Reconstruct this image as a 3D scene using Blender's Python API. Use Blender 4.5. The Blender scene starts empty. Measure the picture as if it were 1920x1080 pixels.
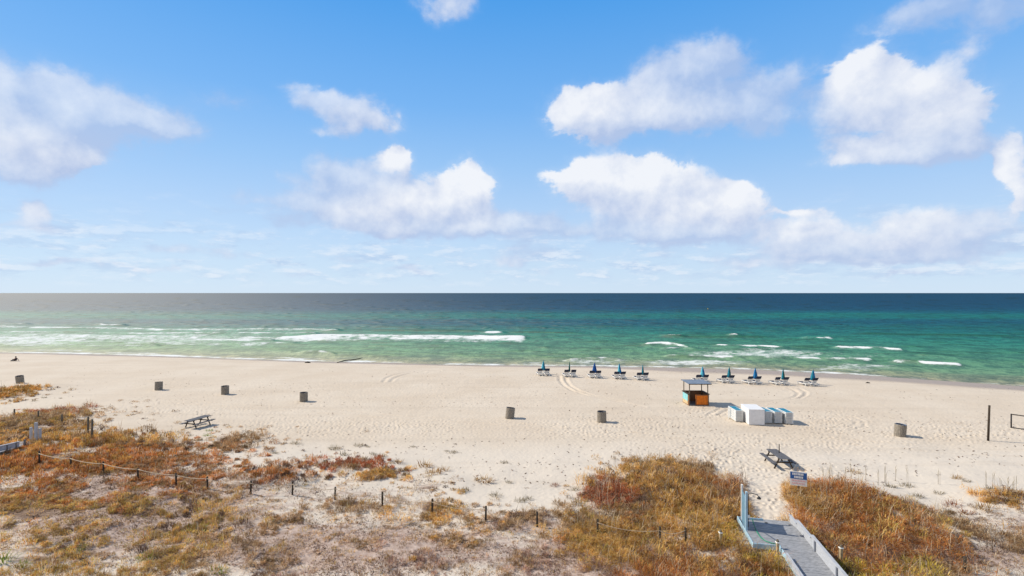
import bpy, bmesh, math, random
import numpy as np
from mathutils import Vector, Matrix, Quaternion

SC = bpy.context.scene
COL = SC.collection
rnd = random.Random(7)
R = math.radians

# ------------------------------------------------------------------ camera
F = 950.0                 # focal length in pixels of a 1920 wide frame
HOR = 549.3               # row of the horizon
CH = 12.5                 # eye height above the beach
SEA = -0.6                # sea level
cam_d = bpy.data.cameras.new('camera')
cam_d.sensor_width = 36.0
cam_d.lens = F / 1920 * 36.0
cam_d.shift_y = (HOR - 540) / 1920
cam_d.clip_start = 0.1
cam_d.clip_end = 200000
cam = bpy.data.objects.new('camera', cam_d)
COL.objects.link(cam)
cam.location = (0, 0, CH)
cam.rotation_euler = (R(90), 0, 0)
SC.camera = cam

# ------------------------------------------------------------------ light
SUN_AZ, SUN_EL = -74.0, 40.0       # degrees, azimuth clockwise from +Y (the view direction)
sdir = Vector((math.sin(R(SUN_AZ)) * math.cos(R(SUN_EL)), math.cos(R(SUN_AZ)) * math.cos(R(SUN_EL)), math.sin(R(SUN_EL))))
sun_d = bpy.data.lights.new('sun', 'SUN')
sun_d.energy = 4.3
sun_d.angle = R(0.5)
sun_d.color = (1.0, 0.92, 0.79)
sun = bpy.data.objects.new('sun', sun_d)
COL.objects.link(sun)
sun.rotation_euler = sdir.to_track_quat('Z', 'Y').to_euler()
sun.location = (-60, 20, 60)

SC.view_settings.view_transform = 'Standard'
SC.view_settings.look = 'None'
SC.view_settings.exposure = 0.25
SC.view_settings.gamma = 1.0
SC.view_settings.use_curve_mapping = False
SC.cycles.max_bounces = 6

# ------------------------------------------------------------------ node helper
class NT:
    def __init__(s, tree): s.t = tree
    def n(s, typ, **kw):
        nd = s.t.nodes.new(typ)
        ins = kw.pop('ins', {})
        for k, v in kw.items(): setattr(nd, k, v)
        for k, v in ins.items():
            if hasattr(v, 'is_linked') or isinstance(v, bpy.types.NodeSocket): s.t.links.new(v, nd.inputs[k])
            else: nd.inputs[k].default_value = v
        return nd
    def math(s, op, a, b=None, c=None, clamp=False):
        ins = {0: a}
        if b is not None: ins[1] = b
        if c is not None: ins[2] = c
        return s.n('ShaderNodeMath', operation=op, use_clamp=clamp, ins=ins).outputs[0]
    def vm(s, op, a, b=None, out=0):
        ins = {0: a}
        if b is not None: ins[1] = b
        return s.n('ShaderNodeVectorMath', operation=op, ins=ins).outputs[out]
    def mixc(s, f, a, b):
        nd = s.t.nodes.new('ShaderNodeMix'); nd.data_type = 'RGBA'
        for k, v in ((0, f), (6, a), (7, b)):
            if isinstance(v, bpy.types.NodeSocket): s.t.links.new(v, nd.inputs[k])
            else: nd.inputs[k].default_value = v
        return nd.outputs[2]
    def ss(s, x, lo, hi):
        nd = s.t.nodes.new('ShaderNodeMapRange'); nd.interpolation_type = 'SMOOTHSTEP'
        s.t.links.new(x, nd.inputs[0])
        nd.inputs[1].default_value = lo; nd.inputs[2].default_value = hi
        nd.inputs[3].default_value = 0; nd.inputs[4].default_value = 1
        return nd.outputs[0]
    def noise(s, vec, scale, detail=3, rough=0.5, out=0, dist=0.0):
        ins = {'Scale': scale, 'Detail': detail, 'Roughness': rough, 'Distortion': dist}
        if vec is not None: ins['Vector'] = vec
        return s.n('ShaderNodeTexNoise', ins=ins).outputs[out]
    def attr(s, name, out='Fac'):
        return s.n('ShaderNodeAttribute', attribute_name=name).outputs[out]

# ------------------------------------------------------------------ world: sky and clouds
world = bpy.data.worlds.new('World')
SC.world = world
world.use_nodes = True
wt = world.node_tree
wt.nodes.clear()
W = NT(wt)
SKY_STR = 0.10
sky = W.n('ShaderNodeTexSky', sky_type='NISHITA', sun_disc=False, sun_elevation=R(SUN_EL), sun_rotation=R(SUN_AZ),
          altitude=0, air_density=1.0, dust_density=0.1, ozone_density=3.0)
gen = W.n('ShaderNodeTexCoord').outputs['Generated']
sep = W.n('ShaderNodeSeparateXYZ', ins={0: gen})
az = W.math('ARCTAN2', sep.outputs[0], sep.outputs[1])
el = W.math('ARCSINE', sep.outputs[2])
def slin(c):
    return tuple(x / 12.92 if x <= .04045 else ((x + .055) / 1.055) ** 2.4 for x in (v / 255 for v in c))
ramp = W.n('ShaderNodeValToRGB', ins={0: W.math('MULTIPLY', el, 2 / math.pi)})
SKYC = [(0.0, (206, 228, 250)), (4 / 90, (199, 224, 250)), (9 / 90, (180, 213, 250)), (14 / 90, (155, 201, 249)), (20 / 90, (122, 184, 247)), (30 / 90, (80, 163, 240)), (42 / 90, (84, 132, 190)), (1.0, (92, 112, 140))]
while len(ramp.color_ramp.elements) < len(SKYC): ramp.color_ramp.elements.new(.5)
for e_, (p_, c_) in zip(ramp.color_ramp.elements, SKYC):
    e_.position = p_; e_.color = tuple(x / 1.19 / SKY_STR / 10 for x in slin(c_)) + (1,)
ramp10 = W.vm('MULTIPLY', ramp.outputs[0], (10, 10, 10))
sky_tint = W.mixc(.90, sky.outputs[0], ramp10)

def azel(u, v):
    x = (u - 960) / F; z = (HOR - v) / F
    return math.atan2(x, 1.0), math.atan2(z, math.hypot(1.0, x))

CLOUDS = [
 # u, v, ru, rv, weight, sunlit share
 (1100,203,75,44,1.1,.85),(1180,216,110,38,1.1,.65),(1290,218,125,36,1,.5),(1290,122,85,52,.8,.35),(1350,108,52,42,.8,.4),(1230,160,70,42,.85,.5),
 (1390,190,75,50,.6,.25),(1470,142,52,40,.65,.25),(1440,225,65,34,.5,.15),(1510,200,60,30,.35,.15),
 (1620,138,64,56,1.2,1),(1700,196,120,60,1.2,1),(1790,112,50,36,.75,.3),(1760,235,75,52,.85,.55),(1585,210,80,60,.55,.25),(1610,288,95,22,.95,.65),
 (1710,280,100,26,.75,.4),(1810,250,36,42,.8,.65),(1680,150,60,40,.5,.5),
 (1090,330,60,30,1,.95),(1220,326,64,40,1.15,1.1),(1180,375,110,48,1,.65),(1285,400,95,50,1.1,.85),(1378,382,36,36,1.1,1.1),(1150,434,180,20,.95,.05),
 (1010,420,90,20,.7,.1),(1300,440,85,18,.8,.25),
 (1490,425,70,30,.9,.7),(1590,440,140,40,.85,.55),(1740,440,90,38,.8,.65),(1860,432,80,34,.7,.3),(1540,466,120,20,.75,.35),(1890,300,26,44,1,.8),(1918,362,24,38,1,1),(1480,394,40,6,.6,.9),
 (1780,8,150,40,.75,.12),(1890,22,90,40,.7,.12),(1700,22,60,20,.5,.15),
 (610,184,92,28,.95,.3),(676,224,66,30,1.15,.65),(605,246,42,12,.6,.4),(425,182,90,26,.38,.2),
 (882,345,44,40,1.1,1),(850,385,60,26,.6,.5),(760,392,74,46,1.05,.9),(645,400,66,30,1.05,.6),(740,300,34,22,1,1),(650,342,125,30,1.0,.35),
 (545,374,95,20,.85,.12),(820,428,160,15,.8,.25),(900,422,60,22,.85,.75),(530,408,56,16,.5,.1),(650,308,64,28,.55,.25),
 (110,165,125,44,.75,.3),(205,216,145,38,.9,.35),(60,236,120,44,1.05,.5),(90,288,95,36,1.25,.8),(20,318,110,30,1.1,.45),(285,226,70,20,.65,.3),(0,150,22,28,.6,.4),(160,200,120,50,.6,.3),
 (68,400,36,26,.85,.6),(90,434,66,14,.5,.2),(10,424,60,10,.5,.3),(275,285,130,22,.28,.2),
 (850,12,60,34,.8,.5),
 (340,468,90,12,.45,.1),(450,475,45,9,.45,.1),(1000,470,80,14,.45,.2),(640,490,50,8,.4,.1),(960,490,60,12,.5,.5),(1180,480,90,12,.45,.3),(1400,490,90,16,.5,.4),(1650,485,140,14,.5,.3),
 (260,505,110,10,.45,.75),(560,512,100,8,.35,.3),(760,505,60,9,.35,.2),(1050,512,110,12,.35,.5),(1300,515,90,9,.35,.4),(1800,480,120,16,.5,.5),(1700,515,120,8,.35,.5),(120,495,80,6,.4,.2),
]
comb = W.n('ShaderNodeCombineXYZ', ins={0: az, 1: el, 2: 0.0}).outputs[0]
# puffy warp of the sky coordinates
nz = W.noise(gen, 9.0, 4, 0.6, out=1)
nz2 = W.noise(gen, 26.0, 5, 0.6, out=1)
warp = W.vm('MULTIPLY', W.vm('SUBTRACT', nz, (0.5, 0.5, 0.5)), (0.055, 0.040, 0.0))
warp2 = W.vm('MULTIPLY', W.vm('SUBTRACT', nz2, (0.5, 0.5, 0.5)), (0.030, 0.026, 0.0))
pos = W.vm('ADD', W.vm('ADD', comb, warp), warp2)

def cloud_field(p, bright=False):
    acc = None; accb = None
    for (u, v, ru, rv, w, b) in CLOUDS:
        a0, e0 = azel(u, v)
        a1, _ = azel(u + ru, v); _, e1 = azel(u, v - rv)
        ra = abs(a1 - a0); re = abs(e1 - e0)
        d = W.vm('MULTIPLY', W.vm('SUBTRACT', p, (a0, e0, 0)), (1.0 / ra, 1.0 / re, 0))
        q = W.vm('DOT_PRODUCT', d, d, out=1)
        g = W.math('POWER', 0.3679, q)
        acc = W.math('MULTIPLY', g, w) if acc is None else W.math('MULTIPLY_ADD', g, w, acc)
        if bright: accb = W.math('MULTIPLY', g, w * b) if accb is None else W.math('MULTIPLY_ADD', g, w * b, accb)
    return (acc, accb) if bright else acc
f0, fb = cloud_field(pos, True)
f1 = cloud_field(W.vm('ADD', pos, (-0.020, 0.030, 0)))        # a step towards the sun: is there cloud in the way
gen2 = W.vm('ADD', gen, (-0.016, 0.004, 0.020))
def puff(vec):
    return W.math('SUBTRACT', W.math('MULTIPLY_ADD', W.noise(vec, 6.5, 3, 0.5), 0.55, W.math('MULTIPLY', W.noise(vec, 19.0, 6, 0.58), 0.50)), 0.16)
p0 = puff(gen); p1 = puff(gen2)
pc = W.vm('MULTIPLY', comb, (1.0, 1.5, 1.0))
q0 = W.noise(pc, 8.0, 8, 0.62, dist=0.4)
n0 = W.math('SUBTRACT', W.math('MULTIPLY_ADD', q0, 0.6, W.math('MULTIPLY', p0, 0.5)), 0.48)
dens = W.math('MULTIPLY_ADD', n0, 3.4, W.math('MULTIPLY', f0, 0.95))
share = W.math('DIVIDE', fb, W.math('MAXIMUM', f0, 0.05))
crisp = W.ss(share, 0.35, 0.95)
opac = W.math('MULTIPLY_ADD', W.ss(share, 0.1, 0.8), 0.37, 0.60)
core = W.math('MULTIPLY', W.math('MULTIPLY', W.math('ADD', W.math('MULTIPLY', W.ss(dens, 0.12, 0.90), W.math('SUBTRACT', 1.0, crisp)), W.math('MULTIPLY', W.ss(dens, 0.34, 0.64), crisp)), W.ss(f0, 0.08, 0.40)), opac)
veil = W.math('MULTIPLY', W.ss(W.math('MULTIPLY_ADD', n0, 2.6, f0), 0.05, 1.1), W.math('MULTIPLY', W.ss(f0, 0.03, 0.3), .34))
alpha = W.math('MAXIMUM', core, veil, clamp=True)
# small far cumulus in flat rows above the horizon
hv = W.vm('MULTIPLY', comb, (13.0, 44.0, 1.0))
hn = W.noise(hv, 1.0, 6, 0.62)
hmask = W.math('MULTIPLY', W.ss(el, 0.005, 0.03), W.math('SUBTRACT', 1.0, W.ss(el, 0.05, 0.16)))
ha = W.math('MULTIPLY', W.math('MULTIPLY', W.ss(hn, 0.46, 0.66), hmask), 0.50)
hv2 = W.vm('ADD', W.vm('MULTIPLY', comb, (13.0, 44.0, 1.0)), (-0.12, 0.35, 0))
hn2 = W.noise(hv2, 1.0, 6, 0.62)
rel = W.math('ADD', W.math('MULTIPLY', W.math('SUBTRACT', f0, f1), 0.50), W.math('MULTIPLY', W.math('SUBTRACT', p0, p1), 2.6))
lit = W.math('ADD', W.math('ADD', W.math('MULTIPLY', share, 0.98), -0.20), rel, clamp=True)
ccol = W.mixc(lit, (0.47, 0.57, 0.80, 1), (0.92, 0.935, 0.975, 1))
hv3 = W.vm('ADD', W.vm('MULTIPLY', comb, (6.5, 21.0, 1.0)), (3.1, 1.7, 0))
hw = W.noise(hv3, 1.0, 7, 0.66)
hmask3 = W.math('MULTIPLY', W.ss(el, 0.01, 0.05), W.math('SUBTRACT', 1.0, W.ss(el, 0.07, 0.19)))
ha = W.math('MAXIMUM', ha, W.math('MULTIPLY', W.math('MULTIPLY', W.ss(hw, 0.48, 0.64), hmask3), 0.55))
hlit = W.ss(W.math('SUBTRACT', hn, hn2), -0.08, 0.10)
hcol = W.mixc(hlit, (0.46, 0.60, 0.83, 1), (0.86, 0.90, 0.97, 1))
# unseen warm white cloud added overhead and behind, to fill camera-facing sides with light
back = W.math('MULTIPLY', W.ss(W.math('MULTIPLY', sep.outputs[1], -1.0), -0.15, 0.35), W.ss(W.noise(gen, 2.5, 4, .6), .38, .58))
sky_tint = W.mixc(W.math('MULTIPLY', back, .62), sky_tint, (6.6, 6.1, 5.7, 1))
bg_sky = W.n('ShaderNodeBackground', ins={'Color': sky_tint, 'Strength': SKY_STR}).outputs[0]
bg_h = W.n('ShaderNodeBackground', ins={'Color': hcol, 'Strength': 0.84}).outputs[0]
bg_c = W.n('ShaderNodeBackground', ins={'Color': ccol, 'Strength': 0.84}).outputs[0]
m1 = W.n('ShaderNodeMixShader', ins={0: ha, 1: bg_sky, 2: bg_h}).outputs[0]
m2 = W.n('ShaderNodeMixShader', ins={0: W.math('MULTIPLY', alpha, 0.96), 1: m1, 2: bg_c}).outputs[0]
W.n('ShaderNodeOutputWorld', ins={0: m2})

# ------------------------------------------------------------------ numpy noise
_rs = np.random.RandomState(11)
_TAB = _rs.rand(512, 512)
def vnoise(x, y):
    xi = np.floor(x).astype(np.int64); yi = np.floor(y).astype(np.int64)
    fx = x - xi; fy = y - yi
    fx = fx * fx * (3 - 2 * fx); fy = fy * fy * (3 - 2 * fy)
    a = _TAB[xi & 511, yi & 511]; b = _TAB[(xi + 1) & 511, yi & 511]
    c = _TAB[xi & 511, (yi + 1) & 511]; d = _TAB[(xi + 1) & 511, (yi + 1) & 511]
    return (a * (1 - fx) + b * fx) * (1 - fy) + (c * (1 - fx) + d * fx) * fy
def fbm(x, y, o=4, g=0.5):
    s = 0.0; a = 1.0; t = 0.0
    for i in range(o):
        s = s + a * vnoise(x + 17.3 * i, y + 9.1 * i); t += a
        x = x * 2.03; y = y * 2.03; a *= g
    return s / t
def sstep(x, a, b):
    t = np.clip((x - a) / (b - a), 0, 1)
    return t * t * (3 - 2 * t)

# ------------------------------------------------------------------ ground shape
_shx = np.array([-400, -112.8, -73, -36.7, -5.8, 3.8, 22.7, 40.7, 54.6, 65.7, 71.6, 400])
_shy = np.array([175, 111.6, 105, 96.8, 91.8, 91.2, 89.6, 87.0, 81.1, 74.3, 70.9, -20])
def shore_y(x): return np.interp(x, _shx, _shy)
def at(u, v, z=0.0):
    y = (CH - z) * F / (v - HOR)
    return Vector(((u - 960) / F * y, y, z))
MOUNDS = []
for (u, v, r, h) in [(60,800,5,.5),(120,850,7,.55),(300,880,7,.35),(60,960,7,.35),(520,900,3,.3),(690,885,2.2,.25),(1250,925,3.2,.5),(1330,1000,2.6,.25),
                     (1600,935,3.0,.45),(1700,1000,3.5,.35),(1880,950,4,.4),(10,735,5,.5),(820,900,2,.2)]:
    p = at(u, v); MOUNDS.append((p.x, p.y, r, h))
def hbase(x, y):
    s = (y - shore_y(x)) * 0.95
    z = np.where(s < -16, 0.0, -0.6 * np.clip((s + 16) / 16, 0, None) ** 1.6)
    z = np.where(s > 0, -0.6 - 0.06 * s, z)
    z = np.maximum(z, -7.0)
    m = sstep(44 - y + 0.12 * np.abs(x), 0, 10)
    z = z + m * 0.34 * (fbm(x * 0.22 + 40, y * 0.22 + 40, 3) - 0.5)
    for (mx, my, r, h) in MOUNDS:
        z = z + h * np.exp(-((x - mx) ** 2 + (y - my) ** 2) / (r * r))
    return z
def H(x, y): return float(hbase(np.array([x], float), np.array([y], float))[0])
def G(u, v):
    z = 0.0
    for _ in range(12):
        p = at(u, v, z); z = 0.5 * z + 0.5 * H(p.x, p.y)
    p.z = H(p.x, p.y)
    return p
def px(x, y, z=0.0):
    return 960 + F * x / y, HOR + F * (CH - z) / y
def ell(u, v, L):
    s = 0.0
    for e in L:
        s = np.maximum(s, e[4] * np.exp(-1.6 * np.clip(((u - e[0]) / e[2]) ** 2 + ((v - e[1]) / e[3]) ** 2, 0, 9) ** 1.3))
    return s

VEG = [ # u, v, ru, rv, density, palette, height
 (40,880,140,34,1,'rust',.30),(230,885,170,34,.95,'rust',.26),(350,900,60,24,.6,'rust',.24),(30,800,70,22,.9,'brown',.35),(95,772,34,8,.9,'red',.35),
 (55,815,60,16,.9,'gold',.4),(160,838,90,16,1,'gold',.5),(250,846,90,12,.75,'brown',.35),(335,838,50,12,.42,'brown',.3),(432,833,34,18,.65,'brown',.35),
 (60,960,170,50,.85,'olive',.26),(250,965,130,34,.8,'olive',.30),(300,1000,70,34,.7,'olive',.32),(120,1050,200,36,.65,'olive',.28),
 (330,1045,120,40,.7,'brown',.28),(420,965,80,34,.48,'brown',.24),(500,1000,110,40,.33,'brown',.2),(90,860,90,10,.8,'gold',.4),
 (515,892,44,15,.85,'rust',.32),(450,920,50,16,.7,'brown',.3),(660,874,50,10,.9,'red',.3),(715,890,48,9,.85,'gold',.3),(655,945,52,9,.9,'brown',.35),
 (745,938,34,12,.7,'gold',.35),(812,950,34,18,.85,'gold',.4),(800,920,40,20,.5,'gold',.35),(690,950,40,12,.6,'brown',.3),
 (985,972,50,16,.9,'brown',.4),(1010,985,50,14,.7,'rust',.35),(1095,1000,50,20,.75,'gold',.45),(1160,1005,50,30,1,'gold',.55),(1120,970,60,22,.6,'brown',.4),
 (1150,922,34,20,.85,'red',.5),(1165,940,40,20,.7,'brown',.4),(1235,872,40,12,.8,'gold',.5),(1280,876,40,10,.6,'brown',.4),(1170,868,30,10,.4,'gold',.5),
 (1220,915,70,26,1,'gold',.6),(1290,915,80,26,1,'rust',.6),(1350,935,50,30,1,'gold',.65),(1300,965,90,34,1,'gold',.6),(1230,965,80,24,.75,'rust',.5),
 (1370,985,34,40,1,'yellow',.6),(1340,1020,60,34,.95,'gold',.5),(1300,1060,100,30,.8,'rust',.5),(1410,1050,50,34,1,'rust',.6),(1440,1080,60,24,1,'rust',.6),
 (1180,1060,110,34,.45,'purple',.35),(1060,1060,110,34,.4,'purple',.3),(1390,1080,70,24,.8,'brown',.5),
 (1495,928,32,22,1,'gold',.6),(1545,930,46,22,1,'rust',.6),(1600,938,40,18,1,'rust',.55),(1565,965,60,28,1,'rust',.6),(1625,975,74,26,1,'rust',.55),
 (1590,1010,46,34,1,'rust',.6),(1640,1060,60,34,1,'yellow',.6),(1600,1075,34,24,1,'yellow',.6),(1685,1018,78,24,1,'rust',.5),(1740,1060,90,28,.7,'brown',.4),(1800,1020,70,22,.6,'brown',.4),(1880,1030,60,28,.6,'brown',.4),
 (1690,955,34,10,.6,'brown',.35),(1760,975,34,14,.5,'brown',.35),(1830,985,60,18,.5,'brown',.35),(1900,1000,50,20,.6,'brown',.35),
 (600,1000,110,34,.42,'brown',.2),(700,1060,150,26,.40,'purple',.2),(850,1010,110,30,.42,'brown',.2),(930,1060,110,30,.45,'brown',.22),(560,1060,110,30,.45,'brown',.22),(740,985,90,14,.4,'brown',.2),(880,960,60,14,.4,'brown',.25),
 (1890,938,34,9,.7,'gold',.5),(8,738,22,8,1,'gold',.45),(38,745,14,4,.4,'gold',.35)]
CLEAR = [(1432,925,46,56,1),(1400,880,80,26,1),(1445,960,48,30,1)]
LITTER = [(250,970,420,110,.85),(650,1030,460,70,.86),(600,930,220,26,.45),(1100,1050,260,60,1),(1240,980,160,60,.6),(1650,1010,160,60,.7),(1830,1050,160,34,.9),
          (1900,985,100,30,.5),(60,810,120,40,.6),(240,850,200,20,.5),(980,985,120,26,.8)]
FOOT = [(1330,870,150,46,1),(1420,940,70,40,1.0),(1500,890,110,30,.6),(650,800,330,24,.75),(1150,800,250,30,.7),(1560,795,90,28,.9),(1780,810,200,26,.8),
        (1450,830,330,26,.6),(300,770,330,22,.55),(1340,775,90,24,.7),(700,745,500,40,.25)]
TRACKS = [ # polylines in picture coordinates of the reference view, depth
 ([(719,716),(724,709),(738,703),(760,698),(790,694.5),(825,692.5)],.05),([(733,716),(738,710),(750,705),(768,700),(795,696.5)],.05),
 ([(1049,704),(1050,713),(1056,722),(1072,732),(1100,741),(1150,751),(1210,763)],.07),([(1060,706),(1062,714),(1069,723),(1086,733),(1120,743),(1170,752)],.07),
 ([(1400,756),(1440,753),(1475,748.5),(1492,743.5),(1497,738),(1490,732),(1478,728)],.06),([(1420,757),(1460,753),(1498,747),(1510,741),(1512,735),(1500,729)],.06),
 ([(1326,779),(1350,766)],.07),([(1346,779),(1366,768)],.07),
 ([(0,706),(150,709),(330,717),(520,726),(760,737)],.04),([(0,713),(150,718),(300,726),(480,735)],.04),
 ([(300,748),(480,761),(640,769),(760,781),(860,785),(960,793),(1100,806),(1250,815),(1440,817),(1600,826),(1760,838),(1920,845)],.06),
 ([(300,754),(480,767),(640,777),(760,787),(900,793),(1000,804),(1150,817),(1300,823),(1440,823),(1600,834),(1760,848),(1920,856)],.06),
 ([(1440,815),(1520,812),(1590,808),(1622,800),(1620,790),(1600,782),(1570,778)],.05),([(1480,808),(1550,804),(1600,799),(1606,791),(1590,785)],.04),
 ([(0,728),(200,737),(420,748),(600,760)],.03),([(600,722),(800,728),(1000,735),(1240,744)],.025)]

# ------------------------------------------------------------------ mesh helpers
def np_mesh(name, V, faces, smooth=True, attrs=None, mat=None):
    """faces: (n,3) or (n,4) int array"""
    me = bpy.data.meshes.new(name)
    V = np.asarray(V, np.float32); faces = np.asarray(faces, np.int32)
    me.vertices.add(len(V)); me.vertices.foreach_set('co', V.ravel())
    n, k = faces.shape
    me.loops.add(n * k); me.loops.foreach_set('vertex_index', faces.ravel())
    me.polygons.add(n)
    me.polygons.foreach_set('loop_start', np.arange(0, n * k, k, dtype=np.int32))
    me.polygons.foreach_set('loop_total', np.full(n, k, np.int32))
    me.polygons.foreach_set('use_smooth', np.full(n, smooth, bool))
    for an, arr in (attrs or {}).items():
        arr = np.asarray(arr, np.float32)
        if arr.ndim == 1:
            a = me.attributes.new(an, 'FLOAT', 'POINT'); a.data.foreach_set('value', arr)
        else:
            a = me.attributes.new(an, 'FLOAT_COLOR', 'POINT')
            c = np.ones((len(arr), 4), np.float32); c[:, :3] = arr
            a.data.foreach_set('color', c.ravel())
    me.update(); me.validate()
    if mat: me.materials.append(mat)
    return me
def link(name, me, parent=None, loc=None):
    o = bpy.data.objects.new(name, me); COL.objects.link(o)
    if parent: o.parent = parent
    if loc is not None: o.location = loc
    return o
def tag(o, label=None, cat=None, group=None, kind=None):
    if label: o['label'] = label
    if cat: o['category'] = cat
    if group: o['group'] = group
    if kind: o['kind'] = kind
    return o
def thing(name, label, cat, loc, rz=0, group=None):
    o = bpy.data.objects.new(name, None); COL.objects.link(o)
    o.empty_display_size = 0.2
    o.location = loc; o.rotation_euler = (0, 0, rz)
    return tag(o, label, cat, group)
def kids(o): return [c for c in COL.objects if c.parent == o]
_KIDS = {}
def copy_tree(o, parent=None):
    c = o.copy(); COL.objects.link(c)
    if parent: c.parent = parent
    for ch in _KIDS.get(o.name) or []:
        copy_tree(ch, c)
    return c
def remember(o):
    ks = kids(o); _KIDS[o.name] = ks
    for k in ks: remember(k)

class MB:
    def __init__(s): s.bm = bmesh.new()
    def box(s, c, size, rot=None, bevel=0.0, mat=0):
        r = bmesh.ops.create_cube(s.bm, size=1.0)
        M = Matrix.Translation(c) @ (rot.to_4x4() if rot is not None else Matrix.Identity(4)) @ Matrix.Diagonal((size[0], size[1], size[2], 1))
        bmesh.ops.transform(s.bm, matrix=M, verts=r['verts'])
        fs = {f for v in r['verts'] for f in v.link_faces}
        for f in fs: f.material_index = mat
        if bevel > 0:
            es = list({e for v in r['verts'] for e in v.link_edges})
            bmesh.ops.bevel(s.bm, geom=es, offset=bevel, segments=1, affect='EDGES', clamp_overlap=True)
        return s
    def bar(s, a, b, w, h=None, bevel=0.0):
        """square section bar from a to b"""
        a = Vector(a); b = Vector(b); d = b - a
        q = d.to_track_quat('Y', 'Z').to_matrix()
        return s.box((a + b) / 2, (w, d.length, h or w), q, bevel)
    def tube(s, pts, rad, n=8, cap=True):
        pts = [Vector(p) for p in pts]
        rads = rad if isinstance(rad, (list, tuple)) else [rad] * len(pts)
        rings = []
        for i, p in enumerate(pts):
            d = (pts[min(i + 1, len(pts) - 1)] - pts[max(i - 1, 0)]).normalized()
            up = Vector((0, 0, 1)) if abs(d.z) < 0.9 else Vector((1, 0, 0))
            x = d.cross(up).normalized(); y = d.cross(x)
            rings.append([s.bm.verts.new(p + (x * math.cos(t) + y * math.sin(t)) * rads[i]) for t in [2 * math.pi * k / n for k in range(n)]])
        for i in range(len(rings) - 1):
            for k in range(n):
                f = s.bm.faces.new((rings[i][k], rings[i][(k + 1) % n], rings[i + 1][(k + 1) % n], rings[i + 1][k])); f.smooth = True
        if cap:
            s.bm.faces.new(rings[0][::-1]); s.bm.faces.new(rings[-1])
        return s
    def lathe(s, prof, n=16, c=(0, 0, 0), fold=0.0, nf=8):
        rings = []
        for (r, z) in prof:
            rings.append([s.bm.verts.new((c[0] + r * (1 + fold * math.cos(nf * t)) * math.cos(t), c[1] + r * (1 + fold * math.cos(nf * t)) * math.sin(t), c[2] + z))
                          for t in [2 * math.pi * k / n for k in range(n)]])
        for i in range(len(rings) - 1):
            for k in range(n):
                f = s.bm.faces.new((rings[i][k], rings[i][(k + 1) % n], rings[i + 1][(k + 1) % n], rings[i + 1][k])); f.smooth = True
        s.bm.faces.new(rings[0][::-1]); s.bm.faces.new(rings[-1])
        return s
    def poly(s, pts, thick):
        """prism below a planar polygon"""
        top = [s.bm.verts.new(p) for p in pts]
        bot = [s.bm.verts.new((p[0], p[1], p[2] - thick)) for p in pts]
        s.bm.faces.new(top); s.bm.faces.new(bot[::-1])
        n = len(pts)
        for i in range(n): s.bm.faces.new((top[i], bot[i], bot[(i + 1) % n], top[(i + 1) % n]))
        return s
    def build(s, name, mat, parent=None):
        bmesh.ops.recalc_face_normals(s.bm, faces=s.bm.faces[:])
        me = bpy.data.meshes.new(name); s.bm.to_mesh(me); s.bm.free()
        for m in (mat if isinstance(mat, (list, tuple)) else [mat]): me.materials.append(m)
        return link(name, me, parent)

# ------------------------------------------------------------------ materials
def mat_plain(name, col, rough=0.6, var=0.15, scale=6.0, bump=0.0, grain=None, dark=None, spec=0.3):
    m = bpy.data.materials.new(name); m.use_nodes = True
    t = NT(m.node_tree); b = m.node_tree.nodes['Principled BSDF']
    tc = t.n('ShaderNodeTexCoord').outputs['Object']
    vec = tc
    if grain: vec = t.vm('MULTIPLY', tc, grain)
    n = t.noise(vec, scale, 5, 0.6)
    d = dark or tuple(c * (1 - 2 * var) for c in col)
    l = tuple(min(1, c * (1 + var)) for c in col)
    c = t.mixc(t.ss(n, 0.3, 0.7), (*d, 1), (*l, 1))
    m.node_tree.links.new(c, b.inputs['Base Color'])
    b.inputs['Roughness'].default_value = rough
    b.inputs['Specular IOR Level'].default_value = spec
    if bump > 0:
        bp = t.n('ShaderNodeBump', ins={'Strength': bump, 'Distance': 0.02, 'Height': n}).outputs[0]
        m.node_tree.links.new(bp, b.inputs['Normal'])
    return m
M_white = mat_plain('white_resin', (.78, .77, .74), .4, .05, 5)
M_whitebox = mat_plain('white_painted_panel', (.74, .73, .72), .5, .04, 3)
M_navy = mat_plain('navy_sling', (.022, .030, .060), .8, .12, 8)
M_sling = mat_plain('blue_sling', (.012, .20, .31), .7, .12, 8)
M_teal = mat_plain('teal_canvas', (.015, .20, .28), .8, .15, 6)
M_aqua = mat_plain('aqua_canvas', (.10, .46, .58), .8, .15, 6)
M_green = mat_plain('dark_green_canvas', (.012, .12, .10), .8, .15, 6)
M_royal = mat_plain('royal_blue_canvas', (.015, .09, .30), .8, .15, 6)
M_blue = mat_plain('blue_canvas', (.015, .17, .38), .8, .15, 6)
M_wood = mat_plain('weathered_grey_wood', (.20, .19, .185), .85, .2, 5, .4, (1, 1, 14))
M_woodh = mat_plain('weathered_grey_boards', (.125, .125, .135), .85, .22, 4, .4, (12, 1, 12))
M_slat = mat_plain('grey_brown_slats', (.30, .26, .21), .9, .3, 9, .4, (6, 6, .6))
M_liner = mat_plain('dark_bin_liner', (.02, .025, .04), .5, .2, 8)
M_lid = mat_plain('blue_grey_liner', (.13, .19, .28), .5, .2, 8)
M_post = mat_plain('dark_timber', (.065, .047, .032), .9, .3, 8, .5, (8, 8, 1))
M_postl = mat_plain('brown_timber', (.16, .13, .09), .9, .25, 8, .5, (8, 8, 1))
M_rope = mat_plain('pale_rope', (.55, .43, .30), .9, .2, 30, .3)
M_orange = mat_plain('orange_plywood', (.74, .185, .012), .7, .18, 3, .2, (10, 10, 1))
M_brown = mat_plain('brown_plywood', (.22, .11, .05), .8, .2, 4, .2, (8, 8, 1))
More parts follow.
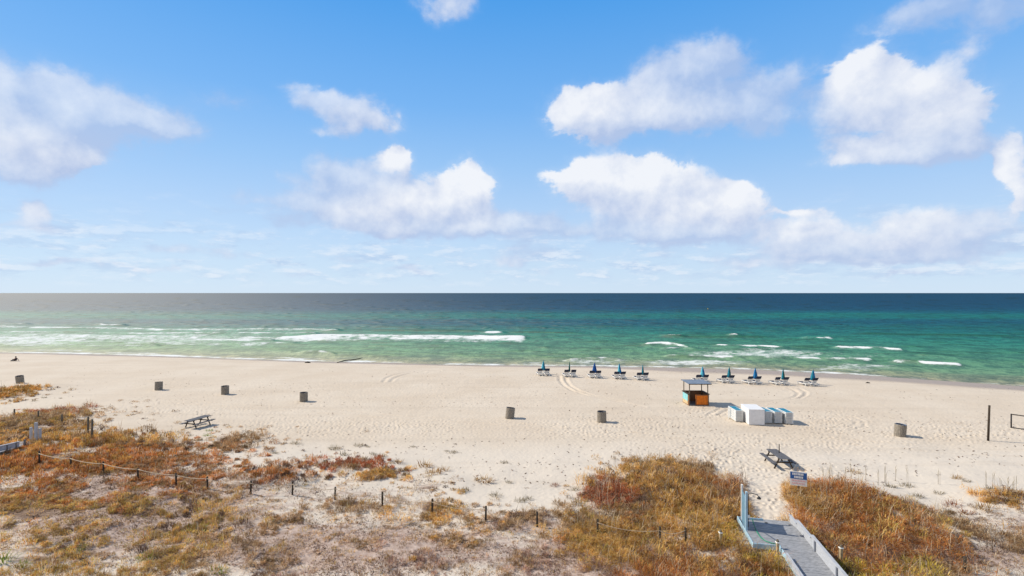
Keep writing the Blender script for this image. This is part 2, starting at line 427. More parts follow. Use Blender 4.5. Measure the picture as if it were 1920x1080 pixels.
M_roof = mat_plain('blue_grey_metal_roof', (.16, .20, .26), .35, .12, 3)
M_tealp = mat_plain('aqua_painted_panel', (.25, .56, .58), .6, .10, 3)
M_cream = mat_plain('cream_painted_panel', (.62, .45, .25), .7, .15, 4)
M_deck = mat_plain('grey_deck_boards', (.31, .315, .33), .8, .2, 4, .3, (1.2, 7, 1))
M_wall = mat_plain('pale_grey_boards', (.44, .45, .47), .7, .08, 4, .2, (1, 1, 10))
M_wpost = mat_plain('grey_post_paint', (.27, .28, .31), .7, .1, 4)
M_tan = mat_plain('tan_timber', (.42, .33, .20), .8, .15, 6)
M_bluep = mat_plain('blue_grey_paint', (.16, .29, .38), .6, .12, 4)
M_lblue = mat_plain('light_blue_paint', (.42, .60, .70), .6, .1, 4)
M_wpaint = mat_plain('white_paint', (.80, .79, .75), .6, .06, 4)
M_hose = mat_plain('green_hose', (.02, .28, .15), .4, .1, 8)
M_metal = mat_plain('dark_metal', (.03, .03, .03), .4, .2, 8)
M_frame = mat_plain('dark_pipe', (.035, .03, .03), .5, .2, 8)
M_signblue = mat_plain('sign_blue', (.035, .12, .34), .5, .1, 8)
M_signred = mat_plain('sign_red', (.80, .40, .40), .5, .1, 8)
M_skin = mat_plain('skin', (.32, .18, .12), .6, .1, 8)
M_cloth = mat_plain('dark_cloth', (.03, .03, .04), .8, .1, 8)
M_hair = mat_plain('dark_hair', (.02, .015, .01), .7, .1, 8)
M_drift = mat_plain('dark_driftwood', (.03, .022, .016), .9, .2, 8)
M_buoy = mat_plain('yellow_buoy', (.75, .5, .05), .5, .1, 8)
M_cap = mat_plain('white_lamp_cap', (.8, .78, .72), .5, .05, 8)

def mat_ground():
    m = bpy.data.materials.new('beach_sand'); m.use_nodes = True
    t = NT(m.node_tree); b = m.node_tree.nodes['Principled BSDF']
    P = t.n('ShaderNodeNewGeometry').outputs['Position']
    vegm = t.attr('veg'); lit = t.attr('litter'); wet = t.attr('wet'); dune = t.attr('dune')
    n1 = t.noise(P, 0.12, 4, 0.6); n2 = t.noise(P, 3.0, 5, 0.7); n3 = t.noise(P, 14.0, 4, 0.7); n4 = t.noise(P, 0.7, 4, 0.6)
    c = t.mixc(t.ss(n1, 0.3, 0.7), (.590, .490, .378, 1), (.645, .552, .440, 1))
    c = t.mixc(t.math('MULTIPLY', t.ss(n2, .25, .75), .22), c, (.46, .385, .30, 1))
    c = t.mixc(t.math('MULTIPLY', t.ss(n3, .58, .80), .30), c, (.40, .33, .26, 1))
    c = t.mixc(t.math('MULTIPLY', dune, .9), c, (.635, .557, .462, 1))
    gr = t.noise(t.n('ShaderNodeMapping', ins={'Vector': P, 'Rotation': (0, 0, R(12)), 'Scale': (.022, .42, 1)}).outputs[0], 1.0, 5, .6)
    c = t.mixc(t.math('MULTIPLY', t.ss(gr, .48, .68), .26), c, (.47, .385, .295, 1))      # graded, more compact strips
    # purple-brown plant litter, blown into streaks
    st = t.noise(t.n('ShaderNodeMapping', ins={'Vector': P, 'Rotation': (0, 0, R(-35)), 'Scale': (.5, 1.6, 1)}).outputs[0], 1.1, 6, .68)
    lm = t.math('ADD', t.math('MULTIPLY', lit, .74), t.math('SUBTRACT', st, .70))
    lmask = t.ss(t.math('ADD', lm, t.math('MULTIPLY', t.math('SUBTRACT', n3, .5), .3)), -.02, .34)
    lc = t.mixc(t.ss(n2, .3, .7), (.26, .165, .125, 1), (.53, .405, .335, 1))
    lc = t.mixc(t.math('MULTIPLY', t.ss(n3, .55, .72), .8), lc, (.10, .06, .045, 1))
    c = t.mixc(t.math('MULTIPLY', lmask, .88), c, lc)
    vm_ = t.ss(t.math('ADD', vegm, t.math('MULTIPLY', t.math('SUBTRACT', st, .5), 1.3)), .45, .80)  # dark brown litter; also paints the shade under and between the plants
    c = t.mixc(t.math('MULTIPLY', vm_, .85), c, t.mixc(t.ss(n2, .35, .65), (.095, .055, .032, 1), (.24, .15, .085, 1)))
    c = t.mixc(wet, c, (.36, .285, .225, 1))
    m.node_tree.links.new(c, b.inputs['Base Color'])
    ro = t.math('MULTIPLY_ADD', wet, -.45, .95)
    m.node_tree.links.new(ro, b.inputs['Roughness'])
    b.inputs['Specular IOR Level'].default_value = 0.25
    hgt = t.math('ADD', t.math('MULTIPLY', n2, .6), t.math('MULTIPLY', n3, .25))
    hgt = t.math('ADD', hgt, t.math('MULTIPLY', n4, 1.2))
    bp = t.n('ShaderNodeBump', ins={'Strength': 0.55, 'Distance': 0.10, 'Height': hgt}).outputs[0]
    m.node_tree.links.new(bp, b.inputs['Normal'])
    return m
def mat_sea():
    m = bpy.data.materials.new('sea_water'); m.use_nodes = True
    nt = m.node_tree; nt.nodes.clear(); t = NT(nt)
    P = t.n('ShaderNodeNewGeometry').outputs['Position']
    col = t.attr('wcol', 'Color'); foam = t.attr('foam'); shal = t.attr('shallow')
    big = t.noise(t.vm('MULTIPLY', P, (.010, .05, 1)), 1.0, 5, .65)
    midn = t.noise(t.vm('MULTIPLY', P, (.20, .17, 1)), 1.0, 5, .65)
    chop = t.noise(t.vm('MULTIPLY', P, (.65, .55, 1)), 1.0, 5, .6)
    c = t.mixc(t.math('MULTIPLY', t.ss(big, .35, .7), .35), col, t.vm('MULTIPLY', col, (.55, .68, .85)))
    c = t.mixc(t.math('MULTIPLY', t.ss(midn, .44, .62), .80), c, t.vm('MULTIPLY', col, (.35, .48, .58)))  # shading of wave faces mixed into the water colour, here and for chop
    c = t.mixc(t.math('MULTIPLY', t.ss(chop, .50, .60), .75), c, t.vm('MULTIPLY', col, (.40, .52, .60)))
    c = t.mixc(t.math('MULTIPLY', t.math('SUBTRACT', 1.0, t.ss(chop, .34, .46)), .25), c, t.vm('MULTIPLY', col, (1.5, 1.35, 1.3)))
    hgt = t.math('ADD', t.math('MULTIPLY', midn, 1.3), t.math('MULTIPLY', chop, .5))
    bp = t.n('ShaderNodeBump', ins={'Strength': 0.9, 'Distance': 0.9, 'Height': hgt}).outputs[0]
    dif = t.n('ShaderNodeBsdfDiffuse', ins={'Color': c, 'Normal': bp}).outputs[0]
    glo = t.n('ShaderNodeBsdfGlossy', distribution='BECKMANN', ins={'Color': (1, .95, .87, 1), 'Roughness': 0.84}).outputs[0]
    lw = t.n('ShaderNodeFresnel', ins={'IOR': 1.33, 'Normal': bp}).outputs[0]
    fac = t.math('MINIMUM', t.math('MULTIPLY_ADD', lw, .10, .10), .145)
    w = t.n('ShaderNodeMixShader', ins={0: fac, 1: dif, 2: glo}).outputs[0]
    fn = t.noise(t.vm('MULTIPLY', P, (.38, .55, 1)), 1.0, 6, .7)
    fn2 = t.noise(t.vm('MULTIPLY', P, (1.6, 2.0, 1)), 1.0, 4, .7)
    fm = t.math('ADD', foam, t.math('MULTIPLY', t.math('SUBTRACT', fn, .5), 1.1))
    fm = t.math('ADD', fm, t.math('MULTIPLY', t.math('SUBTRACT', fn2, .5), .5))
    fmask = t.math('MULTIPLY', t.ss(fm, .35, .75), t.ss(foam, .04, .22))
    fd = t.n('ShaderNodeBsdfDiffuse', ins={'Color': (.74, .75, .73, 1)}).outputs[0]
    w2 = t.n('ShaderNodeMixShader', ins={0: fmask, 1: w, 2: fd}).outputs[0]
    t.n('ShaderNodeOutputMaterial', ins={0: w2})
    return m
def mat_blades(name, trans=.35):
    m = bpy.data.materials.new(name); m.use_nodes = True
    nt = m.node_tree; nt.nodes.clear(); t = NT(nt)
    c = t.attr('col', 'Color')
    d = t.n('ShaderNodeBsdfDiffuse', ins={'Color': c}).outputs[0]
    tr = t.n('ShaderNodeBsdfTranslucent', ins={'Color': c}).outputs[0]
    mx = t.n('ShaderNodeMixShader', ins={0: trans, 1: d, 2: tr}).outputs[0]
    t.n('ShaderNodeOutputMaterial', ins={0: mx})
    return m
M_ground = mat_ground(); M_sea = mat_sea(); M_blade = mat_blades('dry_grass_blades')

# ------------------------------------------------------------------ ground
def fan_grid(Y, T, off):
    YY, TT = np.meshgrid(Y, T, indexing='ij')
    XX = TT * (np.maximum(YY, 0) + off)
    nr, nc = YY.shape
    i = np.arange((nr - 1) * (nc - 1)); r = i // (nc - 1); c = i % (nc - 1)
    a = r * nc + c
    return XX.ravel(), YY.ravel(), np.stack([a, a + 1, a + 1 + nc, a + nc], 1)
def rows(y0, y1, h, step):
    """ground distances evenly spread over the height of the picture"""
    d0 = h * F / y0; d1 = h * F / y1
    return h * F / np.linspace(d0, d1, int((d0 - d1) / step))
Yr = np.concatenate([[-400, -150, -50, -15, 0, 8, 13, 17], rows(19.5, 118, CH, .85), [125, 140, 180, 300, 900, 4000, 20000, 80000]])
Tr = np.concatenate([[-60, -8, -3, -1.8, -1.4], np.linspace(-1.16, 1.16, 1250), [1.4, 1.8, 3, 8, 60]])
gx, gy, gf = fan_grid(Yr, Tr, 3.0)
gz = hbase(gx, gy)
ok = gy > 15
U = np.where(ok, 960 + F * gx / np.where(ok, gy, 1), -9999); V = np.where(ok, HOR + F * CH / np.where(ok, gy, 1), 9999)
s_sh = (gy - shore_y(gx)) * .95
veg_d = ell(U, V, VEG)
lit_d = np.clip(np.maximum(ell(U, V, LITTER), .9 * veg_d), 0, 1)
lit_d = np.where(gy < 20.5, .7, lit_d)
foot_d = np.clip(ell(U, V, FOOT) + .12, 0, 1) * (gy < 75) * (gy > 19) * sstep(-s_sh, 3, 10)
# footprints and scuffs: one jittered dent per cell
def dents(x, y, cell, rad, dep, seed, keep):
    q = np.random.RandomState(seed)
    jx = q.rand(256, 256); jy = q.rand(256, 256); kk = q.rand(256, 256); an = q.rand(256, 256) * math.pi
    cx = np.floor(x / cell).astype(np.int64); cy = np.floor(y / cell).astype(np.int64)
    z = np.zeros_like(x)
    for a in (-1, 0, 1):
        for b in (-1, 0, 1):
            ix = (cx + a) & 255; iy = (cy + b) & 255
            dx = x - (cx + a + jx[ix, iy]) * cell; dy = y - (cy + b + jy[ix, iy]) * cell
            ca = np.cos(an[ix, iy]); sa = np.sin(an[ix, iy])
            p = (dx * ca + dy * sa) / (rad * 1.5); q2 = (-dx * sa + dy * ca) / rad
            r2 = p * p + q2 * q2
            z += (kk[ix, iy] < keep) * dep * (-np.exp(-r2 * 1.5) + .45 * np.exp(-(np.sqrt(r2) - 1.6) ** 2 * 5))
    return z
near = (gy > 19) & (gy < 80)
zz = np.zeros_like(gz)
zz[near] = dents(gx[near], gy[near], .47, .11, .095, 3, .5) * foot_d[near] + dents(gx[near] + 7, gy[near], .38, .11, .045, 5, .6) * foot_d[near] ** 1.5
zz[near] += .05 * (fbm(gx[near] * 1.5, gy[near] * 1.5, 4, .6) - .5) * (.35 + foot_d[near] + .8 * lit_d[near])
for pl, dep in TRACKS:
    pts = [at(u, v) for u, v in pl]; dep = dep * 1.25
    wob = .12
    best = np.full(gx.shape, 9.0)
    for a, b in zip(pts[:-1], pts[1:]):
        lo = (min(a.x, b.x) - 1.5, min(a.y, b.y) - 1.5); hi = (max(a.x, b.x) + 1.5, max(a.y, b.y) + 1.5)
        k = np.nonzero((gx > lo[0]) & (gx < hi[0]) & (gy > lo[1]) & (gy < hi[1]))[0]
        dx, dy = b.x - a.x, b.y - a.y; L2 = dx * dx + dy * dy
        tt = np.clip(((gx[k] - a.x) * dx + (gy[k] - a.y) * dy) / L2, 0, 1)
        best[k] = np.minimum(best[k], np.hypot(gx[k] - a.x - tt * dx, gy[k] - a.y - tt * dy))
    amp = .5 + .8 * fbm(gx * .6, gy * .6, 2)
    tw = .13 + .0035 * np.clip(gy - 45, 0, 60)
    zz += dep * amp * (tw / .17) * (-np.exp(-(best / tw) ** 2) + .35 * np.exp(-((best - 2.1 * tw) / (.76 * tw)) ** 2)) * (best < 2)
gz = gz + zz
wet = sstep(s_sh + 1.2 * (fbm(gx * .15, gy * .15, 3) - .5) + 2.2 * sstep(gx, 15, 40), -3.4 - 4.5 * sstep(gx, 10, 30), -1.2 - 2.8 * sstep(gx, 10, 30))
dune = sstep(V + .05 * np.abs(U - 960) * 0 + 24 * (fbm(gx * .2 + 5, gy * .2, 3) - .5), 815, 860) * (1 - .5 * foot_d)
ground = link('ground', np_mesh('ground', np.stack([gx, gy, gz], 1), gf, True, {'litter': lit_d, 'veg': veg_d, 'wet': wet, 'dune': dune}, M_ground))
tag(ground, kind='structure')

# ------------------------------------------------------------------ sea
HS = CH - SEA
Ys = np.concatenate([[-20, 30, 45, 55], rows(62, 900, HS, .42), [1200, 1800, 3000, 6000, 15000, 40000, 90000]])
Ts = np.concatenate([[-60, -8, -3, -1.9, -1.5], np.linspace(-1.25, 1.25, 900), [1.5, 1.9, 3, 8, 60]])
sx, sy, sf = fan_grid(Ys, Ts, 2.0)
ok = sy > 20
U = np.where(ok, 960 + F * sx / np.where(ok, sy, 1), -9999); V = np.where(ok, HOR + F * HS / np.where(ok, sy, 1), 9999)
sd = (sy - shore_y(sx)) * .95
FOAM = [ # polyline, half thickness in rows, strength
 ([(-250,613),(0,614),(330,620),(560,620.5),(640,622)],2.0,1.0),([(-250,626),(0,625.5),(180,626.5),(420,627.5),(600,627)],1.3,.85),([(-250,638),(0,637),(220,639),(380,640),(520,640)],1.6,.9),([(-250,649),(0,648),(160,650),(300,652)],1.3,.7),([(-250,630),(0,630),(200,632),(420,634),(580,636)],7.0,.80),
 ([(-250,643),(0,642),(250,645),(430,647),(560,645)],5.5,.66),([(520,635),(640,632.5),(700,632),(770,633),(860,634.5),(940,636),(990,636.5)],7.5,1.2),
 ([(600,639),(700,638),(800,640),(880,641),(930,640)],4.0,.72),([(903,626),(925,625.3),(948,626)],2.2,1.3),
 ([(1204,648),(1240,647.5),(1262,649),(1300,655)],1.6,1.1),([(1240,655),(1280,653),(1310,656)],1.6,.7),
 ([(1335,650),(1380,651.5),(1430,652),(1478,653)],1.7,1.1),([(1560,652),(1600,654),(1650,655),(1700,658.5)],1.7,1.1),
 ([(1245,669),(1330,671),(1430,673.5),(1520,674),(1640,676.5)],1.5,.95),([(1668,679),(1700,681),(1750,684),(1808,687)],1.7,1.1),
 ([(1503,634.5),(1530,635.5),(1566,636)],1.5,1.2),([(1364,630.6),(1378,631.5),(1392,631.8)],1.4,1.2),([(1240,631),(1262,632),(1286,632)],1.0,.8),
 ([(560,665),(595,664),(630,667)],1.2,.75),([(1060,678),(1100,674),(1130,673),(1170,676)],1.5,.7),([(180,611),(210,611.5),(240,611.5)],1.0,1.0),([(0,609),(60,609.5)],1.0,.7),
 ([(1880,640),(1925,641)],1.2,.7),([(1720,668),(1780,672),(1850,676)],1.2,.45)]
foam = np.zeros_like(sx); crest = np.zeros_like(sx)
wobv = 2.8 * (fbm(sx * .07, sy * .02, 4, .6) - .5)
for pl, th, st in FOAM:
    uu = np.array([p[0] for p in pl]); vv = np.array([p[1] for p in pl])
    vc = np.interp(U, uu, vv)
    e = sstep(U, uu[0] - 6, uu[0] + 14) * (1 - sstep(U, uu[-1] - 14, uu[-1] + 6))
    thn = th * (.22 + 1.05 * fbm(sx * .16 + vc[0] * 0 + th, sy * .01, 3, .6))
    d = (V - vc + wobv) / thn
    tear = .80 + .30 * sstep(fbm(sx * .06 + 31 * th, sy * .10, 4, .6), .36, .60) if th > 1.9 or pl[0][0] < 0 else .45 + .7 * sstep(fbm(sx * .22 + 31 * th, sy * .12, 3, .6), .36, .58)
    foam = np.maximum(foam, tear * st * .70 * e * (.55 + .8 * fbm(sx * .35, sy * .25 + th, 3, .6)) * np.where(d < 0, np.exp(-(d * 1.6) ** 2), np.exp(-(d * .85) ** 2)))
    crest = np.maximum(crest, min(1, st) * e * np.exp(-((V - vc + wobv + .6) / 1.8) ** 2))
# torn foam left behind breakers
PATCH = [(1420,664,230,13,.56),(1300,680,160,8,.6),(1120,678,110,8,.55),(1600,690,140,10,.50),(1800,700,90,10,.26),(300,636,360,17,.52),(60,638,230,19,.60),(1560,668,200,8,.36),(960,683,60,3,.5)]
foam = np.maximum(foam, ell(U, V, PATCH))
# swells: long crests parallel to the shore
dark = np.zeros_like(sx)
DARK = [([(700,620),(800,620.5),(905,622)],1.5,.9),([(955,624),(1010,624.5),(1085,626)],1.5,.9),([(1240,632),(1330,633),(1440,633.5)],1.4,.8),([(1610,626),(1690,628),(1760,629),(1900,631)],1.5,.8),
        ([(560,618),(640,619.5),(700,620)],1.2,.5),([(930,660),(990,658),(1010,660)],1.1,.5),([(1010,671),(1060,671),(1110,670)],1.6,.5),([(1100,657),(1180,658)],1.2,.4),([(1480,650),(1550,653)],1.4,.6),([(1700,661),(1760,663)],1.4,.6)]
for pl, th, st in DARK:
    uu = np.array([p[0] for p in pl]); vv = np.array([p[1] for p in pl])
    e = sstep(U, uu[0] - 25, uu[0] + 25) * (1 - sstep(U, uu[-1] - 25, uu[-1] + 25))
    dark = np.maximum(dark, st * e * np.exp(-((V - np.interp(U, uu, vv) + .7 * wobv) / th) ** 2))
# many short wavelets: small faces painted dark, finer and denser far out
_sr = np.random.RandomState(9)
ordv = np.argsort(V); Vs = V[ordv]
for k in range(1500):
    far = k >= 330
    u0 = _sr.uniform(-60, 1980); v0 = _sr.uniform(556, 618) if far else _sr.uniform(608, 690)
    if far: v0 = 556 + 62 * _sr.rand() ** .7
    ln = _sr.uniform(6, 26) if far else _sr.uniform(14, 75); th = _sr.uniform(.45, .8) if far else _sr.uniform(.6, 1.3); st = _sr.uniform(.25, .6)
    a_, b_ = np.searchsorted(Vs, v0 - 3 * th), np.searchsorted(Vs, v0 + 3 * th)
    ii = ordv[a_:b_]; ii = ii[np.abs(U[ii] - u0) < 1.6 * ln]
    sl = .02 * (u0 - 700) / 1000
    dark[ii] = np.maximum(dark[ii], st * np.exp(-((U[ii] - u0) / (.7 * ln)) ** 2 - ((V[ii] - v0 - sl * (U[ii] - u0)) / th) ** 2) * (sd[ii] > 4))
sw = np.zeros_like(sx)
for k, (s0, wd) in enumerate([(9, 2.5), (17, 3), (27, 3.5), (38, 4), (52, 5), (70, 6), (92, 7), (120, 9), (160, 12)]):
    c0 = s0 + 10 * (fbm(sx * .012 + 11 * k, sy * 0 + 3 * k, 2) - .5) * (s0 / 30 + .4)
    sw += np.exp(-((sd - c0) / wd) ** 2) * sstep(fbm(sx * .02 + 7 * k, sy * 0 + k, 2), .35, .65)
sz = SEA + .14 * (fbm(sx * .09, sy * 0 + 4, 3) - .5) * (sd < 14) + (.28 * sw + .55 * crest + .4 * dark * np.clip(sy / 150, .4, 1.2)) * sstep(sd, 1, 8)
nr = (sy > 55) & (sy < 900)
sz[nr] += (.22 * (fbm(sx[nr] * .12, sy[nr] * .3, 4, .6) - .5) * sstep(sd[nr], 2, 20) + .05 * (fbm(sx[nr] * .35, sy[nr] * .2, 2) - .5) * (sd[nr] < 8))
# swash along the water's edge, where the water is a hand deep
depth = np.full(sx.shape, 5.0); kk = (np.abs(sd) < 20) & (sy > 20)
depth[kk] = sz[kk] - hbase(sx[kk], sy[kk])
ev = fbm(sx * .14, sy * .03, 3, .6)
edge = np.exp(-((depth - .06) / (.05 + .10 * ev)) ** 2) * (.22 + .72 * ev)
edge2 = np.exp(-((sd - 4.5 - 6 * (fbm(sx * .05, sy * 0, 3) - .5)) / 1.0) ** 2) * .6 * sstep(fbm(sx * .06 + 3, sy * 0 + 2, 3), .42, .58)
foam = np.maximum(foam, np.maximum(edge, edge2))
# water colour by depth
def lin(c): 
    c = np.array(c, float) / 255
    return np.where(c <= .04045, c / 12.92, ((c + .055) / 1.055) ** 2.4)
SDK = [(-5, (176,160,130)), (0, (170,160,128)), (5, (144,152,118)), (12, (116,152,112)), (22, (98,148,110)), (34, (84,142,108)), (50, (68,138,108)), (75, (44,130,108)), (105, (22,110,104)), (135, (14,92,104)), (165, (14,96,106)), (190, (20,116,108)), (225, (22,118,108)),
       (265, (14,98,106)), (320, (10,78,100)), (430, (8,72,96)), (700, (8,68,92)), (4000, (8,64,86))]
ks = np.array([k for k, _ in SDK]); kc = np.array([lin(c) for _, c in SDK])
sdf = sd + (sy - 82 - sd) * sstep(sy, 120, 220)
sdn = sdf + sstep(sd, 5, 60) * 40 * (fbm(sx * .006, sy * .012, 4) - .5) * np.clip(sd / 120, .25, 2)
wc = np.stack([np.interp(sdn, ks, kc[:, i]) for i in range(3)], 1)
wc *= 1 - np.clip(dark * 1.5, 0, 1)[:, None] * np.array([.62, .42, .62])  # shade of the wave faces painted into the water colour
wc *= .95
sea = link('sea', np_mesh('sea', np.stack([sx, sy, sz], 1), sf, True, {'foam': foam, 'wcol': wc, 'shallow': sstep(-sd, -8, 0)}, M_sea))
tag(sea, kind='structure')

# ------------------------------------------------------------------ dune vegetation
PAL = {'rust': [((.30,.115,.038),3),((.36,.17,.05),2),((.20,.075,.028),2),((.42,.24,.085),1)],
       'red': [((.26,.085,.038),3),((.20,.06,.03),2),((.34,.15,.06),1)],
       'gold': [((.40,.235,.065),3),((.46,.30,.10),2),((.30,.15,.045),2),((.26,.12,.04),1)],
       'yellow': [((.46,.33,.055),3),((.40,.26,.05),2),((.30,.25,.05),1),((.5,.38,.10),1)],
       'olive': [((.37,.24,.07),3),((.42,.29,.10),2),((.28,.17,.05),2),((.30,.14,.055),2),((.25,.25,.05),.5)],
       'brown': [((.24,.15,.075),3),((.32,.21,.11),2),((.17,.095,.05),2),((.38,.27,.15),1)],
       'purple': [((.24,.15,.115),3),((.32,.22,.17),2),((.16,.09,.07),2),((.36,.20,.08),1)],
       'grey': [((.26,.21,.13),2),((.34,.29,.19),2),((.18,.14,.08),2)],
       'green': [((.22,.28,.04),3),((.30,.34,.06),2),((.14,.18,.03),1)],
       'dark': [((.10,.065,.045),3),((.16,.10,.075),2),((.07,.04,.03),1)]}
_bv = np.random.RandomState(5)
def pal_pick(name, n):
    P = PAL[name]; w = np.array([p[1] for p in P], float); w /= w.sum()
    k = _bv.choice(len(P), n, p=w)
    return np.array([p[0] for p in P])[k] * _bv.uniform(.75, 1.25, (n, 1))
def blades(bx, by, bz, az, lean, L, wd, col, bend=.6):
    """curved two-segment blades as arrays -> verts, tris, colours"""
    n = len(bx)
    dx, dy = np.cos(az), np.sin(az); wx, wy = -dy * wd, dx * wd
    l2 = np.minimum(lean + bend, 1.9)
    p1 = np.stack([bx + dx * np.sin(lean) * L * .5, by + dy * np.sin(lean) * L * .5, bz + np.cos(lean) * L * .5], 1)
    p2 = p1 + np.stack([dx * np.sin(l2) * L * .5, dy * np.sin(l2) * L * .5, np.cos(l2) * L * .5], 1)
    o = np.stack([wx, wy, 0 * wx], 1) * .5
    p0 = np.stack([bx, by, bz], 1)
    Vt = np.stack([p0 - o, p0 + o, p1 - o * .9, p1 + o * .9, p2], 1).reshape(-1, 3)
    i = np.arange(n)[:, None] * 5
    T = np.concatenate([i + [0, 1, 3], i + [0, 3, 2], i + [2, 3, 4]], 0)
    return Vt, T, np.repeat(col, 5, 0)
def clump_blades(cx, cy, cz, rad, hgt, n, pal):
    m = len(cx); idx = np.repeat(np.arange(m), n); k = len(idx)
    a = _bv.rand(k) * 2 * math.pi; rr = np.sqrt(_bv.rand(k)) * rad[idx]
    bx = cx[idx] + np.cos(a) * rr; by = cy[idx] + np.sin(a) * rr
    return idx, bx, by, a
class Stuff:
    def __init__(s): s.V = []; s.T = []; s.C = []; s.n = 0
    def add(s, V, T, C): s.V.append(V); s.T.append(T + s.n); s.C.append(C); s.n += len(V)
    def build(s, name):
        return link(name, np_mesh(name, np.concatenate(s.V), np.concatenate(s.T), False, {'col': np.concatenate(s.C)}, M_blade))
veg = Stuff()
# deck and walkway areas stay clear
BO = at(1566, 1080, .45); BA = Vector((.185, .983, 0)).normalized(); BR = Vector((BA.y, -BA.x, 0))
def deck_local(x, y):
    rx, ry = x - BO.x, y - BO.y
    return rx * BA.x + ry * BA.y, rx * BR.x + ry * BR.y
def on_deck(x, y):
    f, l = deck_local(x, y)
    return ((f < 5.6) & (l > -1.62) & (l < .12)) | ((f > 2.0) & (f < 5.5) & (l > -2.95) & (l < 0))
_grid = {}
def spaced(cx, cy, r, tight):
    """keep only bushes that leave room to their neighbours"""
    out = np.zeros(len(cx), bool)
    for i in range(len(cx)):
        gx_, gy_ = int(cx[i] // .8), int(cy[i] // .8)
        okk = True
        for a in (-1, 0, 1):
            for b in (-1, 0, 1):
                for (x, y, q) in _grid.get((gx_ + a, gy_ + b), ()):
                    if (x - cx[i]) ** 2 + (y - cy[i]) ** 2 < (tight * (q + r[i])) ** 2: okk = False; break
                if not okk: break
            if not okk: break
        if okk:
            _grid.setdefault((gx_, gy_), []).append((cx[i], cy[i], r[i])); out[i] = True
    return out
VEG2 = [e + (0,) for e in VEG] + [e + (1,) for e in VEG]
for (u, v, ru, rv, w, pal, hh, fringe) in VEG2:
    c = at(u, v); c = at(u, v + (.75 * hh * F / c.y if hh > .3 else 5))
    sxr = ru * c.y / F; syr = rv * c.y ** 2 / (CH * F)
    area = math.pi * sxr * syr * 2.0
    m = int(area * (22 if c.x < 3 else 34) * w) + 6
    spread = .62
    if fringe: m = int(area * 3.0) + 5; spread = 1.15; hh = hh * .55
    cx = c.x + _bv.randn(m) * sxr * spread; cy = c.y + _bv.randn(m) * syr * spread
    k = (cy > 19) & ~on_deck(cx, cy)
    # gaps in the cover
    if not fringe: k &= fbm(cx * .55 + 3, cy * .55, 4, .6) + .34 * w > (.738 if c.x < 3 else .65)
    uu, vv = px(cx, np.maximum(cy, 5)); k &= (ell(uu, vv, CLEAR) < .35) & (vv > 728)
    cx, cy = cx[k], cy[k]
    size = (.5 + 1.0 * _bv.rand(len(cx)) ** 1.6) * (.75 + .6 * fbm(cx * .5, cy * .5 + 9, 2))
    cr = (.20 + .34 * hh) * size
    k = spaced(cx, cy, cr, .70 if fringe else (.64 if c.x < 3 else .46))
    cx, cy, size, cr = cx[k], cy[k], size[k], cr[k]; m = len(cx)
    if not m: continue
    ch = hh * size * 1.0
    nb = 40 if fringe else 120
    idx, bx, by, a = clump_blades(cx, cy, 0, cr, ch, nb, pal)
    kk = ~on_deck(bx, by)
    idx, bx, by, a = idx[kk], bx[kk], by[kk], a[kk]
    n = len(idx)
    rel = np.hypot(bx - cx[idx], by - cy[idx]) / cr[idx]
    dome = ch[idx] * np.sqrt(np.clip(1 - rel * rel, 0, 1)) * _bv.uniform(.25, 1.0, n)
    up = _bv.rand(n) < .24                       # a third are upright stems, the rest twigs spread over the bush
    bz = hbase(bx, by) - .02 + np.where(up, 0, dome)
    L = np.where(up, ch[idx] * (1.35 - .5 * rel) * _bv.uniform(.6, 1.4, n), _bv.uniform(.10, .26, n) * (.6 + hh))
    tall = up & (_bv.rand(n) < .06); L = np.where(tall, ch[idx] * 1.9 * _bv.uniform(.8, 1.2, n), L)
    lean = np.where(tall, .12, 0) + np.where(tall, 0, 1) * np.where(up, np.clip(_bv.normal(.3 + .4 * rel, .25), 0, 1.3), np.clip(_bv.normal(.9, .45), 0, 1.8))
    a = a + _bv.normal(0, .8, n)
    col = np.minimum(pal_pick('brown' if fringe and pal in ('rust', 'gold') and _bv.rand() < .6 else pal, n) * (1.78 if c.x < 3 else 1.52), .8)
    pale = (_bv.rand(n) < .06) | tall
    col[pale] = np.array([.62, .50, .34])       # bleached dead stalks
    # whole clumps differ: some paler, some darker, some of a neighbouring kind
    alt = _bv.rand(m) < .22
    altc = pal_pick(['brown', 'brown', 'gold', 'olive', 'dark'][_bv.randint(5)], n) * 1.6
    col = np.where(alt[idx][:, None], altc, col) * (_bv.uniform(.55, 1.4, m)[idx])[:, None]
    veg.add(*blades(bx, by, bz, a, lean, L, _bv.uniform(.012, .028, n) * (c.y / 30), col))
tag(veg.build('dune_vegetation'), 'dense dry rust and golden dune plants covering the foreground dunes', 'dune plants', kind='stuff')

lit = Stuff()
# stubble and twigs: dark low crumbs in the pinkish dune sand
n = 420000
ty = np.exp(_bv.uniform(math.log(20), math.log(46), n)); tx = _bv.uniform(-1.12, 1.12, n) * ty
u_, v_ = 960 + F * tx / ty, HOR + F * CH / ty
ld = np.maximum(ell(u_, v_, LITTER) * .8, ell(u_, v_, VEG) * .6)
st = fbm((tx * .82 - ty * .57) * .5, (tx * .57 + ty * .82) * 1.6, 4, .6)
k = (_bv.rand(n) < ld * sstep(st, .34, .60)) & ~on_deck(tx, ty)
tx, ty = tx[k], ty[k]; n = len(tx)
colr = np.where((_bv.rand(n) < .72)[:, None], pal_pick('purple', n), pal_pick('dark', n) * 1.3)
colr = np.where((_bv.rand(n) < .12)[:, None], pal_pick('olive', n), colr)
lit.add(*blades(tx, ty, hbase(tx, ty) - .01, _bv.rand(n) * 6.283, _bv.uniform(.5, 1.45, n), _bv.uniform(.05, .18, n), _bv.uniform(.012, .034, n), colr))
